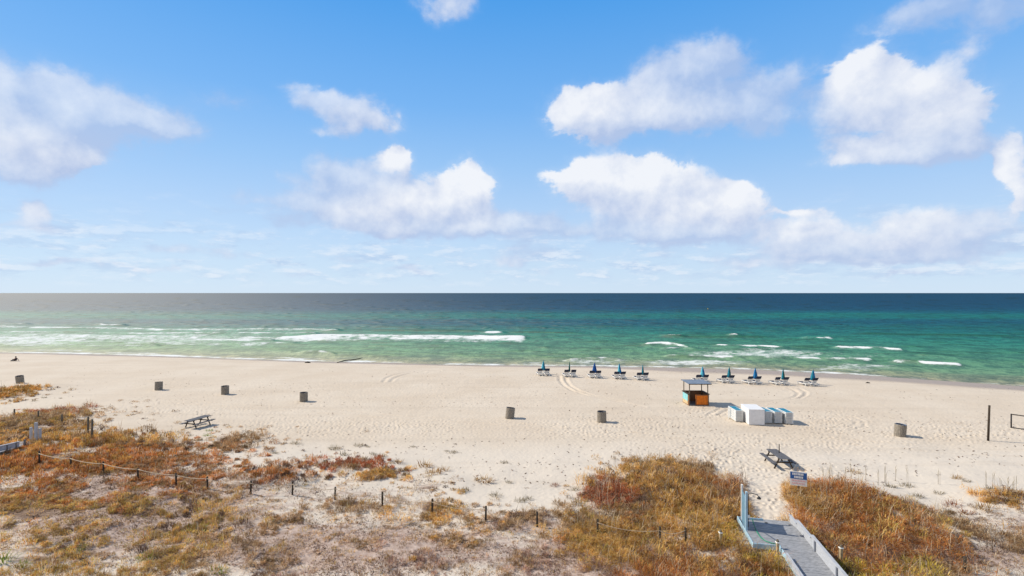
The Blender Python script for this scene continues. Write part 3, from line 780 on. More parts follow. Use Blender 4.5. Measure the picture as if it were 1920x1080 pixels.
tag(lit.build('dune_litter'), 'low purple brown stubble and twigs strewn over the dune sand', 'plant litter', kind='stuff')

# bits of weed and shell on the open beach
dbr = Stuff(); n = 5200
ty = np.exp(_bv.uniform(math.log(31), math.log(84), n)); tx = _bv.uniform(-1.1, 1.1, n) * ty
k = ((ty - shore_y(tx)) < -4) & ((fbm(tx * .12, ty * .35, 3) + .25 * _bv.rand(n)) > .62) & ~on_deck(tx, ty)
tx, ty = tx[k], ty[k]; n = len(tx)
dbr.add(*blades(tx, ty, hbase(tx, ty) + .012, _bv.rand(n) * 6.283, _bv.uniform(1.1, 1.55, n), _bv.uniform(.08, .26, n), _bv.uniform(.04, .10, n), pal_pick('dark', n) * 1.5, .1))
tag(dbr.build('beach_debris'), 'tiny dark bits of weed and shell scattered over the open beach', 'beach litter', kind='stuff')

# single tufts on the open sand
def tuft_mesh(pal, n, rad, h, seed):
    global _bv
    old = _bv; _bv = np.random.RandomState(seed)
    a = _bv.rand(n) * 6.283; rr = np.sqrt(_bv.rand(n)) * rad
    L = h * _bv.uniform(.5, 1.3, n)
    V_, T_, C_ = blades(np.cos(a) * rr, np.sin(a) * rr * .6, np.full(n, -.02), a + _bv.normal(0, .5, n), np.clip(_bv.normal(.55, .3, n), 0, 1.3), L, _bv.uniform(.012, .028, n), pal_pick(pal, n))
    _bv = old
    return np_mesh('grass_tuft', V_, T_, False, {'col': C_}, M_blade)
TM = {p: [tuft_mesh(p, 70, .42, .34, 20 + i) for i in range(3)] for p in ('grey', 'gold', 'brown', 'red', 'green')}
TUFTS = [ # u, v, size, palette
 (555,832,1.0,'grey'),(515,850,.8,'grey'),(595,858,.8,'grey'),(628,842,1.2,'grey'),(646,853,1,'grey'),(672,836,1,'grey'),(655,864,.8,'grey'),(700,852,.8,'grey'),(713,857,.9,'grey'),
 (745,868,1.2,'brown'),(775,838,.6,'grey'),(850,849,.8,'grey'),(838,846,.5,'grey'),(799,874,1.4,'gold'),(812,888,1.4,'gold'),(832,882,1.1,'gold'),(910,902,1.5,'gold'),(945,868,.7,'grey'),
 (575,860,.6,'grey'),(690,838,.5,'grey'),(392,808,.8,'green'),(389,817,.8,'green'),(357,817,.6,'grey'),(372,826,.8,'grey'),(445,812,.7,'grey'),(402,840,.9,'grey'),(380,855,1,'grey'),(345,858,1,'grey'),(430,842,1.2,'brown'),
 (1040,911,.7,'red'),(1080,918,.8,'grey'),(1093,931,.8,'grey'),(1110,896,.9,'grey'),(1145,896,.9,'grey'),(955,905,.6,'grey'),(975,940,.8,'grey'),(990,936,.7,'grey'),(1062,948,1,'brown'),(870,920,.8,'grey'),(930,930,.9,'grey'),
 (1603,886,1,'gold'),(1570,905,1,'grey'),(1640,920,.9,'grey'),(1670,913,.9,'grey'),(1700,912,.9,'grey'),(1795,897,.9,'gold'),(1812,903,.7,'grey'),(1785,948,1.1,'red'),(1845,953,1.3,'gold'),(1760,925,.8,'grey'),(1720,932,.9,'grey'),
 (1690,940,1,'brown'),(1812,962,1.0,'red'),(1770,962,.9,'grey'),(1860,918,1,'grey'),(1905,925,1,'gold'),(82,746,.7,'grey'),(65,752,.7,'grey'),(114,747,.5,'grey'),(85,770,.8,'brown'),(5,1052,1.3,'green'),(45,1060,.8,'green'),(370,994,1.2,'green'),(278,1048,1.1,'green'),(412,1072,1,'green'),(143,1030,1.0,'green'),(1305,996,1.0,'green'),(1590,1072,1.2,'green')]
TN = {'grey': ('small sparse grey brown grass tuft on the open white sand', 'grey grass tufts on the dune sand'),
      'gold': ('golden dry grass tuft alone on pale dune sand', 'golden grass tufts on the dune sand'),
      'brown': ('brown dry tuft standing on thin patchy dune sand', 'brown tufts on the dune sand'),
      'red': ('dark reddish little plant on bare dune sand', 'reddish plants on the dune sand'),
      'green': ('fresh green little plant among dry dune growth', 'green plants among the dry dune growth')}
for i, (u, v, sc, p) in enumerate(TUFTS):
    o = link('grass_tuft', TM[p][i % 3], loc=G(u, v))
    o.rotation_euler = (0, 0, rnd.uniform(-.4, .4)); o.scale = (sc, sc, sc * rnd.uniform(.8, 1.1))
    tag(o, TN[p][0], 'grass tuft', TN[p][1])
# sea oats: thin tall stems
def oat_mesh(seed):
    q = np.random.RandomState(seed); b = MB()
    for k in range(3):
        x, y = q.uniform(-.08, .08, 2); h = q.uniform(.8, 1.25); l = q.uniform(-.12, .12)
        b.tube([(x, y, -.03), (x + l * .3, y, h * .5), (x + l, y, h * .85), (x + l * 1.8 + .05, y, h)], [.006, .005, .010, .004], 4)
    o = b.build('sea_oats', M_postl); me = o.data; bpy.data.objects.remove(o); return me
OM = [oat_mesh(s) for s in range(3)]
M_oat = mat_plain('straw_stem', (.40, .33, .22), .9, .2, 8)
for me in OM: me.materials[0] = M_oat
for i, (u, v) in enumerate([(1153,880),(1166,876),(1200,884),(1218,876),(1237,866),(1246,868),(1260,880),(1188,890),(1555,905),(1560,900),(1572,912),(1584,906),(1597,898),(1610,905),(1625,902),(1660,905),(1662,912),(1680,902),(1702,905),(1760,908),(1850,915),(1862,918),(1875,924),(1890,926),(1897,935),(1905,920),(1645,910),(1545,908)]):
    o = link('sea_oats', OM[i % 3], loc=G(u, v)); o.rotation_euler = (0, 0, rnd.uniform(0, 6))
    if u < 1400: tag(o, 'thin straw sea oat stems rising beyond the golden mound left of the boardwalk', 'sea oats', 'sea oats by the left mound')
    else: tag(o, 'thin straw sea oat stems on the white sand right of the boardwalk', 'sea oats', 'sea oats on the right sand')

# ------------------------------------------------------------------ beach loungers and umbrellas
def make_lounger(label, group):
    t = thing('beach_lounger', label, 'lounger', (0, 0, 0), 0, group)
    f = MB()
    for sx_ in (-.31, .31):
        f.box((sx_, .98, .33), (.055, 1.86, .075), bevel=.01)
    for yy in (.08, .68, 1.88): f.box((0, yy, .33), (.565, .055, .06), bevel=.008)
    f.build('frame', M_white, t)
    s = MB(); s.box((0, 1.27, .385), (.60, 1.13, .03), bevel=.005); s.build('seat_sling', M_navy, t)
    for sx_ in (-.31, .31):
        for yy in (.22, 1.72):
            MB().bar((sx_, yy, .29), (sx_ * 1.03, yy, -.03), .055, .075, .008).build('leg', M_white, t)
    # backrest: hinge at y=.70, top leaning back over the head end
    a = R(58); d = Vector((0, -math.cos(a), math.sin(a))); rot = Matrix.Rotation(-a, 3, 'X')
    h = Vector((0, .68, .385))
    b = MB()
    for sx_ in (-.285, .285): b.bar(h + Vector((sx_, 0, 0)), h + Vector((sx_, 0, 0)) + d * .78, .05, .05, .008)
    b.box(h + d * .06, (.52, .04, .04)); 
    fr = b.build('backrest', M_white, t)
    s = MB(); s.box(h + d * .33, (.52, .50, .018), rot); s.build('back_sling', M_white, fr)
    p = MB(); c = h + d * .66
    p.box(c, (.68, .46, .09), rot, bevel=.035); p.build('headrest', M_navy, fr)
    return t
def make_umbrella(mats, r, label):
    t = thing('beach_umbrella', label, 'umbrella', (0, 0, 0), 0, 'closed beach umbrellas')
    MB().tube([(0, 0, -.1), (0, 0, 1.05)], .022, 8).build('pole', M_white, t)
    n = 24; c = MB()
    prof = [(r * .55, .56), (r, .60), (r * .93, .9), (r * .68, 1.3), (r * .42, 1.7), (.035, 2.02), (.02, 2.06)]
    c.lathe(prof, n, fold=.22, nf=8)
    o = c.build('canopy', mats[0], t)
    if len(mats) > 1:
        o.data.materials.append(mats[1])
        for f in o.data.polygons:
            if f.center.x < -.02 and f.center.y < .5 * r: f.material_index = 1
    MB().tube([(0, 0, 2.04), (0, 0, 2.16)], [.02, .012], 8).build('finial', M_metal, t)
    return t
base = make_lounger('x', 'beach loungers by the water')
remember(base)
UMB = [(1018.5,705.5,(1012.2,1025.2)),(1067.5,708,(1062.3,1075.2)),(1114.5,710,(1109.7,1122)),(1162,712,(1156.2,1168.6)),(1205,714,(1199,1211.6)),
       (1317.8,718.5,(1310.6,1324.4)),(1366.6,719.5,(1359,1373.2)),(1416.5,721.8,(1408.6,1424)),(1468.3,723.4,(1460,1475.8)),(1523.5,725,(1515.4,1531.2))]
UM = [([M_teal, M_aqua], .20, 'teal and pale aqua'), ([M_green], .10, 'thin dark green'), ([M_royal, M_royal], .22, 'broad royal blue'), ([M_blue, M_aqua], .18, 'blue and light aqua'), ([M_green, M_teal], .12, 'thin green'),
      ([M_blue, M_aqua], .21, 'blue and aqua'), ([M_green, M_teal], .17, 'dark green'), ([M_blue], .20, 'bright blue'), ([M_green, M_teal], .15, 'slim teal green'), ([M_blue, M_teal], .21, 'deep blue teal')]
WH = ['at the far left end of the left row', 'second from left in the left row', 'in the middle of the left row', 'fourth from left in the left row', 'at the right end of the left row',
      'rising behind the kiosk roof', 'second in the right row, by the kiosk', 'in the middle of the right row', 'fourth in the right row, next to last', 'at the far right end of the right row']
first = True
for i, (u, v, lu) in enumerate(UMB):
    mats, r, look = UM[i]
    t = make_umbrella(mats, r * 1.38, f'closed {look} umbrella {WH[i]}')
    p = G(u, v - 4); t.location = p
    t.rotation_euler = (R(rnd.uniform(-2, 2)), R(rnd.uniform(-2, 2)), rnd.uniform(-.3, .3))
    for j, l in enumerate(lu):
        o = base if first else copy_tree(base); first = False
        q = G(l + 1.6, v); o.location = q; o.scale = (1.12, 1, 1)
        o.rotation_euler = (0, 0, R(6) + rnd.uniform(-.05, .05))
        side = 'left' if j == 0 else 'right'
        o['label'] = f'navy lounger {side} of the umbrella {WH[i]}'
        o['group'] = 'beach loungers by the water'; o['category'] = 'lounger'

# ------------------------------------------------------------------ stacked loungers and white cabinet
def make_flat(label):
    t = thing('stacked_lounger', label, 'lounger', (0, 0, 0), 0, 'stacked white loungers')
    f = MB()
    for sx_ in (-.335, .335): f.box((sx_, .98, .062), (.06, 1.9, .058), bevel=.012)
    for yy in (.06, .66, 1.90): f.box((0, yy, .062), (.61, .055, .064), bevel=.01)
    for sx_ in (-.335, .335):
        for yy in (.3, 1.62): f.box((sx_, yy, .014), (.05, .1, .022))
    f.build('frame', M_white, t)
    s = MB(); s.box((0, .37, .088), (.60, .53, .012)); s.box((0, 1.28, .088), (.60, 1.16, .012)); s.build('sling', M_sling, t)
    return t
fl = make_flat('x'); remember(fl)
STK = [(1387, 792, 11, 'left of the white cabinet', 9), (1441.5, 794.5, 11, 'right beside the white cabinet', 9), (1460, 795.2, 11, 'in the middle of the right three', 9), (1481, 796.4, 11, 'at the far right of the stacks', 9)]
ORD = ['bottom', 'second from bottom', 'third from bottom', 'fourth from bottom', 'fifth from bottom', 'middle', 'sixth from top', 'fifth from top', 'fourth from top', 'third from top', 'second from top', 'topmost']
ORD = ['bottom', 'second from bottom', 'third from bottom', 'fourth from bottom', 'fifth from bottom', 'middle', 'fifth from top', 'fourth from top', 'third from top', 'second from top', 'topmost']
first = True
for (u, v, n, wh, yaw) in STK:
    p = G(u, v)
    for k in range(n):
        o = fl if first else copy_tree(fl); first = False
        o.location = (p.x + rnd.uniform(-.012, .012), p.y + rnd.uniform(-.015, .015), p.z + .06 + k * .1)
        o.rotation_euler = (0, 0, R(-2) + rnd.uniform(-.012, .012))
        o['label'] = f'{ORD[k]} white lounger in the stack {wh}'
        o['category'] = 'lounger'; o['group'] = 'stacked white loungers'
p = G(1419, 797.6)
t = thing('storage_cabinet', 'plain white storage cabinet between the lounger stacks', 'cabinet', p, R(-7))
MB().box((0, 1.15, .75), (1.42, 2.3, 1.42), bevel=.012).build('body', M_whitebox, t)
MB().box((0, 1.15, 1.482), (1.48, 2.36, .045), bevel=.01).build('lid', M_whitebox, t)
b = MB()
for sx_ in (-.6, .6):
    for yy in (.15, 2.15): b.box((sx_, yy, .0), (.12, .12, .085))
b.build('feet', M_wood, t)
p = G(1366.3, 785.5)
t = thing('white_post', 'slim white post standing at the left stack of loungers', 'post', p)
MB().box((0, 0, .58), (.09, .09, 1.2), bevel=.01).build('post_shaft', M_wpaint, t)

# ------------------------------------------------------------------ kiosk
p = G(1291, 760.8)
t = thing('beach_kiosk', 'small open timber beach kiosk with orange door and blue grey roof', 'kiosk', p)
Wk, Dk, Hb = 2.3, 2.05, 1.25
b = MB(); b.box((.06, Dk/2, Hb/2), (.05, Dk, Hb)); b.build('side_wall', M_brown, t)
q = MB(); q.box((.025, Dk*.56, .82), (.02, Dk*.80, .72)); q.build('side_panel', M_tealp, t)
q = MB(); q.box((.025, Dk*.56, .26), (.02, Dk*.80, .38)); q.build('lower_panel', M_cream, t)
b = MB(); b.box((Wk-.06, Dk/2, Hb/2), (.05, Dk, Hb)); b.build('side_wall', M_brown, t)
b = MB(); b.box((Wk/2, Dk-.05, Hb/2), (Wk-.17, .05, Hb)); b.build('back_wall', M_brown, t)
b = MB(); b.box((Wk/2, Dk/2-.04, .05), (Wk-.18, Dk-.2, .1)); b.build('floor_board', M_wood, t)
b = MB(); b.box((1.50, .05, .62), (1.40, .06, 1.16)); d = b.build('door', M_orange, t)
b = MB()
for (x0, z0, sx_, sz_) in ((1.50, 1.165, 1.40, .08), (1.50, .08, 1.40, .08), (.835, .62, .07, 1.0), (2.165, .62, .07, 1.0)):
    b.box((x0, .008, z0), (sx_, .022, sz_))
b.build('door_frame', M_brown, d)
for (x, y) in ((.13, .06), (Wk-.14, .06), (.13, Dk-.14), (Wk-.14, Dk-.14)):
    MB().box((x, y + .02, 1.2), (.085, .085, 2.4), bevel=.008).build('post', M_postl, t)
b = MB()
b.box((.06, Dk/2 - .03, Hb + .03), (.24, Dk + .1, .05)); b.box((Wk-.06, Dk/2 - .03, Hb + .03), (.24, Dk + .1, .05)); b.box((Wk/2, Dk-.06, Hb + .03), (Wk-.37, .24, .05))
b.build('counter', M_post, t)
rt = Matrix.Rotation(R(1.0), 3, 'X')
b = MB(); b.box((Wk/2+.06, Dk/2+.05, 2.47), (2.55, 2.6, .035), rt)
for k in range(14): b.box((Wk/2+.06-1.2+k*.185, Dk/2+.05, 2.495), (.035, 2.58, .02), rt)
rf = b.build('roof', M_roof, t)
b = MB(); b.box((Wk/2+.06, -.22, 2.42), (2.5, .05, .09)); b.box((Wk/2+.06, Dk+.28, 2.47), (2.5, .05, .09)); b.build('roof_beam', M_post, rf)

# ------------------------------------------------------------------ slatted bins
def make_bin(liner):
    t = thing('litter_bin', 'x', 'litter bin', (0, 0, 0), 0, 'slatted litter bins on the beach')
    n = 22; b = MB()
    for k in range(n):
        a = 2 * math.pi * k / n
        rot = Matrix.Rotation(a, 3, 'Z')
        r0 = .425
        b.box((math.cos(a) * r0, math.sin(a) * r0, .5 + .012 * ((k * 7) % 5 - 2)), (.025, .112, 1.06), rot, .004)
    b.build('slats', M_slat, t)
    MB().lathe([(.385, .0), (.39, .04), (.395, .98), (.40, 1.0), (.36, .99), (.35, .75), (.02, .74)], 20).build('drum', M_liner, t)
    # rim of the liner
    b = MB(); ring = [(math.cos(a) * .40, math.sin(a) * .40, 1.015) for a in [2 * math.pi * k / 20 for k in range(21)]]
    b.tube(ring, .03, 6, cap=False); b.build('rim', liner, t)
    return t
bins = [make_bin(M_liner), make_bin(M_lid)]
for b_ in bins: remember(b_)
BINS = [(38,721,0,'farthest left on the beach, near the water on the left',6,-4),(297.5,733.5,0,'beyond the left picnic table, leaning a little',5,3),(422,741.8,0,'second right of the left end, above the picnic table',0,0),
        (569.5,755,0,'left of centre alone on smooth sand',0,0),(955.5,786.5,0,'near the picture centre, tilted to the left',-8,0),(1128.5,793.8,0,'between the centre and the kiosk',-1,1),(1687,820,1,'with blue grey rim left of the tall wooden post',3,3)]
used = set()
for (u, v, kd, wh, tilt, tl2) in BINS:
    o = bins[kd] if kd not in used else copy_tree(bins[kd]); used.add(kd)
    o.location = G(u, v - 2.5)
    o.rotation_euler = (R(tl2), R(tilt), rnd.uniform(0, 6))
    o['label'] = f'round slatted litter bin {wh}'; o['category'] = 'litter bin'; o['group'] = 'slatted litter bins on the beach'

# ------------------------------------------------------------------ picnic tables
def picnic(label, loc, rz, L=2.3, pole=False):
    t = thing('picnic_table', label, 'picnic table', loc, rz)
    b = MB()
    for k in range(5): b.box((-.31 + k * .155, 0, .755), (.146, L, .04), bevel=.005)
    b.build('tabletop', M_woodh, t)
    for s in (-1, 1):
        q = MB()
        for k in range(2): q.box((s * (.66 + k * .15), 0, .445), (.14, L, .04), bevel=.005)
        q.build('bench', M_woodh, t)
    for yy in (-L/2 + .38, L/2 - .38):
        q = MB()
        for s in (-1, 1): q.bar((s * .28, yy, .73), (s * .64, yy, -.04), .05, .09)
        q.box((0, yy + .055, .40), (1.62, .045, .09)); q.box((0, yy + .055, .70), (.74, .045, .08))
        q.build('leg_frame', M_post, t)
    if pole:
        MB().tube([(.16, .25, .77), (.16, .25, 1.42)], .035, 8).build('umbrella_pole', M_metal, t)
        MB().tube([(-.2, .95, .77), (-.2, .95, 1.35)], .015, 8).build('thin_pole', M_metal, t)
    return t
c = Vector((-29.2, 47.1, 0)); c.z = H(c.x, c.y); picnic('weathered grey picnic table on open sand at the left', c, R(-14), 2.3)
c = Vector((19.38, 36.85, 0)); c.z = H(c.x, c.y); picnic('grey picnic table with a short pole, behind the blue sign', c, R(-4), 2.35, True)

# ------------------------------------------------------------------ sign
p = G(1497, 925)
t = thing('beach_sign', 'blue and white notice board on a post beside the boardwalk', 'sign', p, R(-22))
MB().box((.02, .045, .35), (.09, .09, 1.0), bevel=.008).build('post', M_postl, t)
zc = .90
b = MB().box((0, -.02, zc), (.92, .03, .86)).build('board', M_wpaint, t)
MB().box((0, -.0385, zc + .185), (.90, .007, .40)).build('blue_panel', M_signblue, b)
q = MB()
for k in range(7): q.box((-.30 + k * .085 + (.02 if k > 2 else 0), -.0445, zc + .285), (.066, .005, .13))
for k in range(6): q.box((-.20 + k * .082, -.0445, zc + .10), (.066, .005, .13))
q.build('white_lettering', M_wpaint, b)
q = MB()
for k in range(9): q.box((-.34 + k * .085, -.0375, zc - .12), (.05, .005, .085))
for k in range(8): q.box((-.30 + k * .085, -.0375, zc - .28), (.05, .005, .085))
q.build('red_lettering', M_signred, b)

# ------------------------------------------------------------------ boardwalk
DZ = .45
def D(f, l, z=0.0): 
    p = BO + BA * f + BR * l
    return Vector((p.x, p.y, DZ + z))
t = thing('boardwalk', 'grey plank boardwalk leading down to the sand with low pale side walls', 'boardwalk', (BO.x, BO.y, 0))
inv = Matrix.Translation((-BO.x, -BO.y, 0))
rotB = Matrix((BR, BA, Vector((0, 0, 1)))).transposed()
def bw(name, mat, fn, parent=None):
    b = MB(); fn(b)
    bmesh.ops.transform(b.bm, matrix=inv if parent is None else inv, verts=b.bm.verts[:])
    return b.build(name, mat, parent or t)
def planks(b):
    f = -4.0
    while f < 5.55:
        wd = .138
        lw = -1.45
        if f > 2.36 and f < 5.3: lw = -2.62
        drop = -.16 * max(0, (f - 4.2) / 1.3)
        b.box(D(f + .07, (lw + 0) / 2, -.02 + drop + rnd.uniform(-.004, .004)), (-lw, wd, .04), rotB)
        f += .146
bw('deck', M_deck, planks)
def skirt(b):
    b.box(D(2.33, -2.04, -.09), (1.24, .04, .24), rotB); b.box(D(3.83, -2.645, -.09), (.04, 3.0, .24), rotB); b.box(D(5.35, -2.0, -.12), (1.3, .04, .22), rotB)
    b.box(D(-.85, -1.475, -.1), (.04, 6.3, .25), rotB)
bw('edge_board', M_lblue, skirt)
def rwall(b):
    b.box(D(-.95, .03, .20), (.04, 7.1, .62), rotB)
    b.box(D(3.55, .03, .14), (.04, 1.88, .50), rotB)
    b.box(D(5.02, .03, .03), (.04, 1.04, .34), rotB)
bw('side_wall', M_wall, rwall)
def rcap(b):
    b.box(D(-.95, .03, .53), (.14, 7.1, .035), rotB); b.box(D(3.55, .03, .41), (.14, 1.88, .035), rotB); b.box(D(5.02, .03, .22), (.13, 1.04, .035), rotB)
bw('handrail_cap', M_wall, rcap)
for f in (-.2, 2.1):
    bw('wall_post', M_wpost, lambda b: b.box(D(f, -.03, .17), (.06, .09, .62), rotB))
def lwall(b): b.box(D(-1.4, -1.53, .07), (.04, 5.2, .28), rotB); b.box(D(-1.4, -1.53, .23), (.10, 5.2, .035), rotB)
bw('side_wall', M_wall, lwall)
def joists(b):
    for f in (-3, -1, 1, 3, 5):
        b.box(D(f, -.15, -.45), (.12, .12, .8), rotB); b.box(D(f, -1.3, -.45), (.12, .12, .8), rotB)
bw('support_post', M_wood, joists)

# outdoor shower at the boardwalk's landing
s0 = Vector((12.26, 27.0, 0)); s1 = Vector((11.91, 25.75, 0)); rotS = (s0 - s1).to_track_quat('Y', 'Z').to_matrix()
t = thing('beach_shower', 'blue and white outdoor shower screen with dark shower head at the boardwalk landing', 'shower', (s1.x, s1.y, 0))
def sh(name, mat, fn, parent=None):
    b = MB(); fn(b); bmesh.ops.transform(b.bm, matrix=Matrix.Translation((-s1.x, -s1.y, 0)), verts=b.bm.verts[:]); return b.build(name, mat, parent or t)
sh('post', M_wpaint, lambda b: b.box((s0.x, s0.y, 1.1), (.10, .10, 2.4), rotS, .01))
sh('post', M_lblue, lambda b: b.box((s1.x, s1.y, 1.15), (.11, .11, 2.5), rotS, .01))
def scr(b):
    mid = (s0 + s1) / 2
    for k in range(5):
        q = s1.lerp(s0, .13 + k * .185)
        b.box((q.x, q.y, 1.15), (.03, .225, 1.75), rotS)
sh('screen', M_bluep, scr)
pipe_top = Vector((s1.x, s1.y, 2.3))
sh('pipe', M_metal, lambda b: b.tube([pipe_top + BR * .09 + Vector((0, 0, -1.7)), pipe_top + BR * .09, pipe_top + BR * .3 + Vector((0, 0, .03)), pipe_top + BR * .52 + Vector((0, 0, -.02)), pipe_top + BR * .58 + Vector((0, 0, -.12))], .018, 8))
sh('shower_head', M_metal, lambda b: b.lathe([(.03, .0), (.07, -.05), (.11, -.10), (.10, -.12)], 14, tuple(pipe_top + BR * .6 + Vector((0, 0, -.10)))))
sh('valve', M_wpaint, lambda b: b.box(Vector((s1.x, s1.y, 1.15)) + BR * .11, (.12, .06, .16), rotB, .01))
# hose lying on the landing
hp = [at(1411, 974, DZ + .9), at(1413, 982, DZ + .3), at(1416, 990, DZ + .03), at(1421, 1000, DZ + .03), at(1427, 1008, DZ + .03), at(1435, 1014, DZ + .03), at(1446, 1018, DZ + .03), at(1459, 1020.5, DZ + .03)]
o = MB().tube(hp, .022, 8).build('garden_hose', M_hose)
hp2 = hp
tag(o, 'green garden hose trailing across the boardwalk landing', 'hose')

# path light bollards
def path_light(u, v, label, h=.8):
    p = G(u, v)
    t = thing('path_light', label, 'path light', p, 0, 'path lights along the boardwalk')
    MB().box((0, 0, h * .5 - .05), (.12, .12, h), bevel=.008).build('post', M_tan, t)
    MB().box((0, 0, h + .01), (.17, .17, .06), bevel=.015).build('lamp', M_cap, t)
    MB().lathe([(.07, h + .04), (.065, h + .075), (.03, h + .15)], 12).build('cap', M_postl, t)
path_light(1351, 1020, 'white capped path light in the golden plants left of the shower', .55)
path_light(1458, 1043, 'white capped path light beside the near landing edge', .65)
path_light(1577, 1058, 'white capped path light right of the boardwalk wall', .75)

# ------------------------------------------------------------------ rope fence across the dune
POSTS = [(74,868),(133,878),(194,888),(259,899),(331,910),(389,917),(470,926),(548,928),(628,937),(717,948),(810,963),(910.5,977),(1007,988),(1120,1004),(1237,1020),(1286,1018)]
pp = [G(u, v) for u, v in POSTS]
t = thing('rope_fence', 'long low rope fence of dark stakes running across the dune', 'fence', pp[0])
for i, p in enumerate(pp):
    b = MB(); h = .78 + rnd.uniform(-.05, .08)
    q = p - pp[0]
    b.tube([(q.x, q.y, q.z - .25), (q.x + rnd.uniform(-.03, .03), q.y + rnd.uniform(-.03, .03), q.z + h)], .055, 8)
    b.build('post', M_post, t)
for i in range(len(pp) - 1):
    a = pp[i] - pp[0]; c = pp[i + 1] - pp[0]
    if i in (11, 12): continue
    a = a + Vector((0, -.06, .68)); c = c + Vector((0, -.06, .68))
    pts = [a.lerp(c, k / 8) - Vector((0, 0, (.10 if i < 5 else .18) * 4 * (k / 8) * (1 - k / 8))) for k in range(9)]
    MB().tube(pts, .024 if i < 5 else (.018 if i < 8 else .013), 6).build('rope', M_rope, t)
# stakes behind the left walkway
SP = [(27,781,.75),(72,785,.75),(116,795,.9)]
pp = [G(u, v) for u, v, _ in SP]
t = thing('stake_fence', 'three short dark stakes left of the tall pair beyond the red plants', 'fence', pp[0])
for p, (_, _, h) in zip(pp, SP):
    q = p - pp[0]; b = MB(); b.tube([(q.x, q.y, q.z - .2), (q.x, q.y, q.z + h)], .07, 8); b.build('post', M_postl, t)
for (u, v, h, lab) in [(165,817,1.6,'left of two tall wooden posts at the dune edge'),(172.5,827,1.75,'right, nearer of two tall wooden posts at the dune edge')]:
    t = thing('wooden_post', lab, 'post', G(u, v)); MB().tube([(0, 0, -.3), (.01, 0, h)], .075, 10).build('post_shaft', M_postl, t)
p = G(1808, 1074)
t = thing('wooden_stake', 'dark short stake in the brown plants at lower right', 'post', p)
MB().tube([(0, 0, -.2), (.03, 0, .72)], [.075, .065], 10).build('post_shaft', M_post, t)

# ------------------------------------------------------------------ left walkway
t0_ = at(-60, 866, .7); 
a = at(-70, 864, .85); c = at(70, 826, .85)
t = thing('wooden_walkway', 'pale grey timber walkway with gate posts at the left edge', 'boardwalk', (c.x, c.y, 0))
def lw_(name, mat, fn):
    b = MB(); fn(b); bmesh.ops.transform(b.bm, matrix=Matrix.Translation((-c.x, -c.y, 0)), verts=b.bm.verts[:]); return b.build(name, mat, t)
dirv = (c - a).normalized(); nv = Vector((-dirv.y, dirv.x, 0))
lw_('deck', M_deck, lambda b: b.bar(a + nv * .7 + Vector((0, 0, -.15)), c + nv * .7 + Vector((0, 0, -.15)), 1.3, .06))
lw_('handrail', M_wall, lambda b: b.bar(a + Vector((0, 0, .42)), c - dirv * 1.3 + Vector((0, 0, .30)), .16, .05))
lw_('side_board', M_wall, lambda b: b.bar(a + Vector((0, 0, .20)), c - dirv * 1.3 + Vector((0, 0, .10)), .04, .38))
n_ = 7
for k in range(n_):
    q = a.lerp(c, (k + .3) / (n_ + .9))
    lw_('rail_post', M_wood, lambda b: b.box(q + Vector((.0, .08, -.15)), (.1, .1, 1.0)))
for (u, v, h, m) in ((58, 829, 1.2, M_wall), (67.5, 831, 1.65, M_wall), (75, 830, 1.15, M_wall)):
    g = G(u, v)
    lw_('gate_post', m, lambda b: b.box(g + Vector((0, 0, h / 2 - .1)), (.16 if h < 1.3 else .2, .14, h + .2), None, .01))

# ------------------------------------------------------------------ volleyball post, pipe goal
p = G(1852.5, 826.5)
t = thing('volleyball_post', 'tall dark wooden post standing alone on the sand at right', 'post', p, 0)
MB().tube([(0, 0, -.3), (.06, 0, 1.5), (.12, 0, 3.0)], [.085, .08, .075], 12).build('post_shaft', M_post, t)
p = G(1896, 802.5)
t = thing('pipe_goal', 'low dark pipe frame at the right edge of the beach', 'goal', p, 0)
pb = G(1962, 812) - p
MB().tube([(0, 0, -.1), (0, 0, 1.28)], .055, 8).build('upright', M_frame, t)
MB().tube([(pb.x, pb.y, -.1), (pb.x, pb.y, 1.28)], .055, 8).build('upright', M_frame, t)
MB().tube([(-.05, 0, 1.28), (pb.x, pb.y, 1.28)], .05, 8).build('top_bar', M_frame, t)
MB().tube([(0, 0, .06), (pb.x, pb.y, .06)], .045, 8).build('ground_bar', M_frame, t)

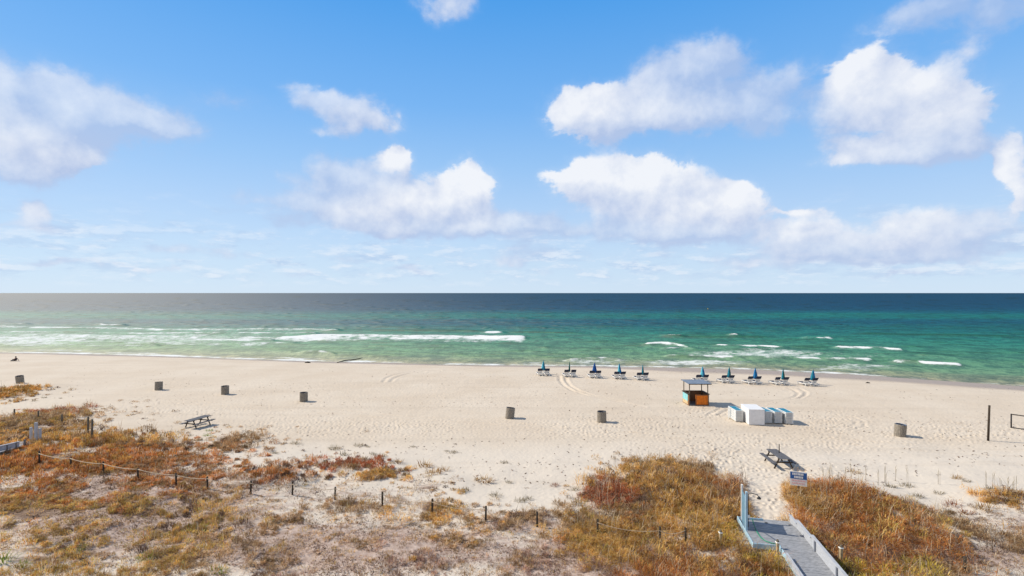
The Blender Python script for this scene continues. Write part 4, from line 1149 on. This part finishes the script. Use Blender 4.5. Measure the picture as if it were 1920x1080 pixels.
# ------------------------------------------------------------------ seated person by the water
def person():
    p = G(29.5, 677)
    V_ = [(0,0,.13),(0,.02,.30),(0,.03,.46),(0,.03,.56),(0,.01,.64),(0,.0,.74),
          (-.10,-.02,.12),(-.42,-.05,.32),(-.72,-.08,.06),(-.86,-.09,.05),
          (.09,-.10,.12),(-.30,-.22,.20),(-.66,-.26,.06),(-.80,-.27,.05),
          (.06,.18,.50),(.30,.16,.26),(.46,.10,.05),(.52,.06,.03),(0,-.16,.50),(-.16,-.22,.30),(-.32,-.16,.28),(-.38,-.14,.28)]
    E = [(0,1),(1,2),(2,3),(3,4),(4,5),(0,6),(6,7),(7,8),(8,9),(0,10),(10,11),(11,12),(12,13),(3,14),(14,15),(15,16),(16,17),(3,18),(18,19),(19,20),(20,21)]
    rad = [.15,.13,.15,.09,.055,.105,.095,.065,.045,.035,.095,.065,.045,.035,.06,.042,.032,.03,.06,.042,.032,.03]
    me = bpy.data.meshes.new('person'); me.from_pydata(V_, E, []); me.materials.append(M_skin)
    o = link('person', me, loc=p)
    o.modifiers.new('skin', 'SKIN').use_smooth_shade = True
    sv = me.skin_vertices[0].data
    for i, r in enumerate(rad): sv[i].radius = (r, r)
    sv[0].use_root = True
    o.modifiers.new('sub', 'SUBSURF').levels = 1
    tag(o, 'person in dark clothes sitting on the sand near the water', 'person')
    MB().lathe([(.02, .70), (.115, .72), (.12, .80), (.09, .86), (.02, .885)], 12, (0, .015, 0)).build('hair', M_hair, o)
    MB().lathe([(.165, .10), (.17, .25), (.17, .42), (.14, .53), (.10, .565)], 14, (0, .025, 0)).build('shirt', M_cloth, o)
    b = MB(); b.tube([(-.02, -.0, .12), (-.40, -.05, .315), (-.68, -.078, .09)], [.13, .115, .08], 10); b.tube([(.05, -.10, .12), (-.30, -.22, .20), (-.64, -.258, .075)], [.12, .11, .08], 10)
    b.build('trousers', M_cloth, o)
person()
# driftwood lying at the water's edge
pa = at(632, 679.5, -.45); pc = at(662, 674.5, -.5); pd = at(690, 669, -.6)
o = MB().tube([pa - pa, (pa.lerp(pc, .5) - pa) + Vector((0, 0, .1)), pc - pa, pd - pa], [.06, .11, .08, .04], 8).build('driftwood_log', M_drift); o.location = pa
tag(o, 'long dark driftwood log half in the shallow water', 'driftwood')
pa = G(577, 680.5)
o = MB().tube([(-.55, 0, .06), (0, .05, .14), (.5, 0, .06)], [.07, .13, .06], 8).build('driftwood_piece', M_drift); o.location = pa
tag(o, 'small dark driftwood piece on wet sand left of the log', 'driftwood')
pa = G(1627, 718.5)
o = MB().tube([(-.25, 0, .04), (0, .05, .09), (.28, 0, .05)], [.05, .08, .05], 8).build('driftwood_piece', M_drift); o.location = pa
tag(o, 'tiny dark driftwood piece on the clean sand at right', 'driftwood')
pb = at(1327, 580, SEA)
o = MB().lathe([(.2, -.2), (.34, .1), (.3, .4), (.15, .8), (.05, 1.0)], 14).build('buoy', M_buoy); o.location = pb
tag(o, 'small yellow buoy far out on the sea', 'buoy')
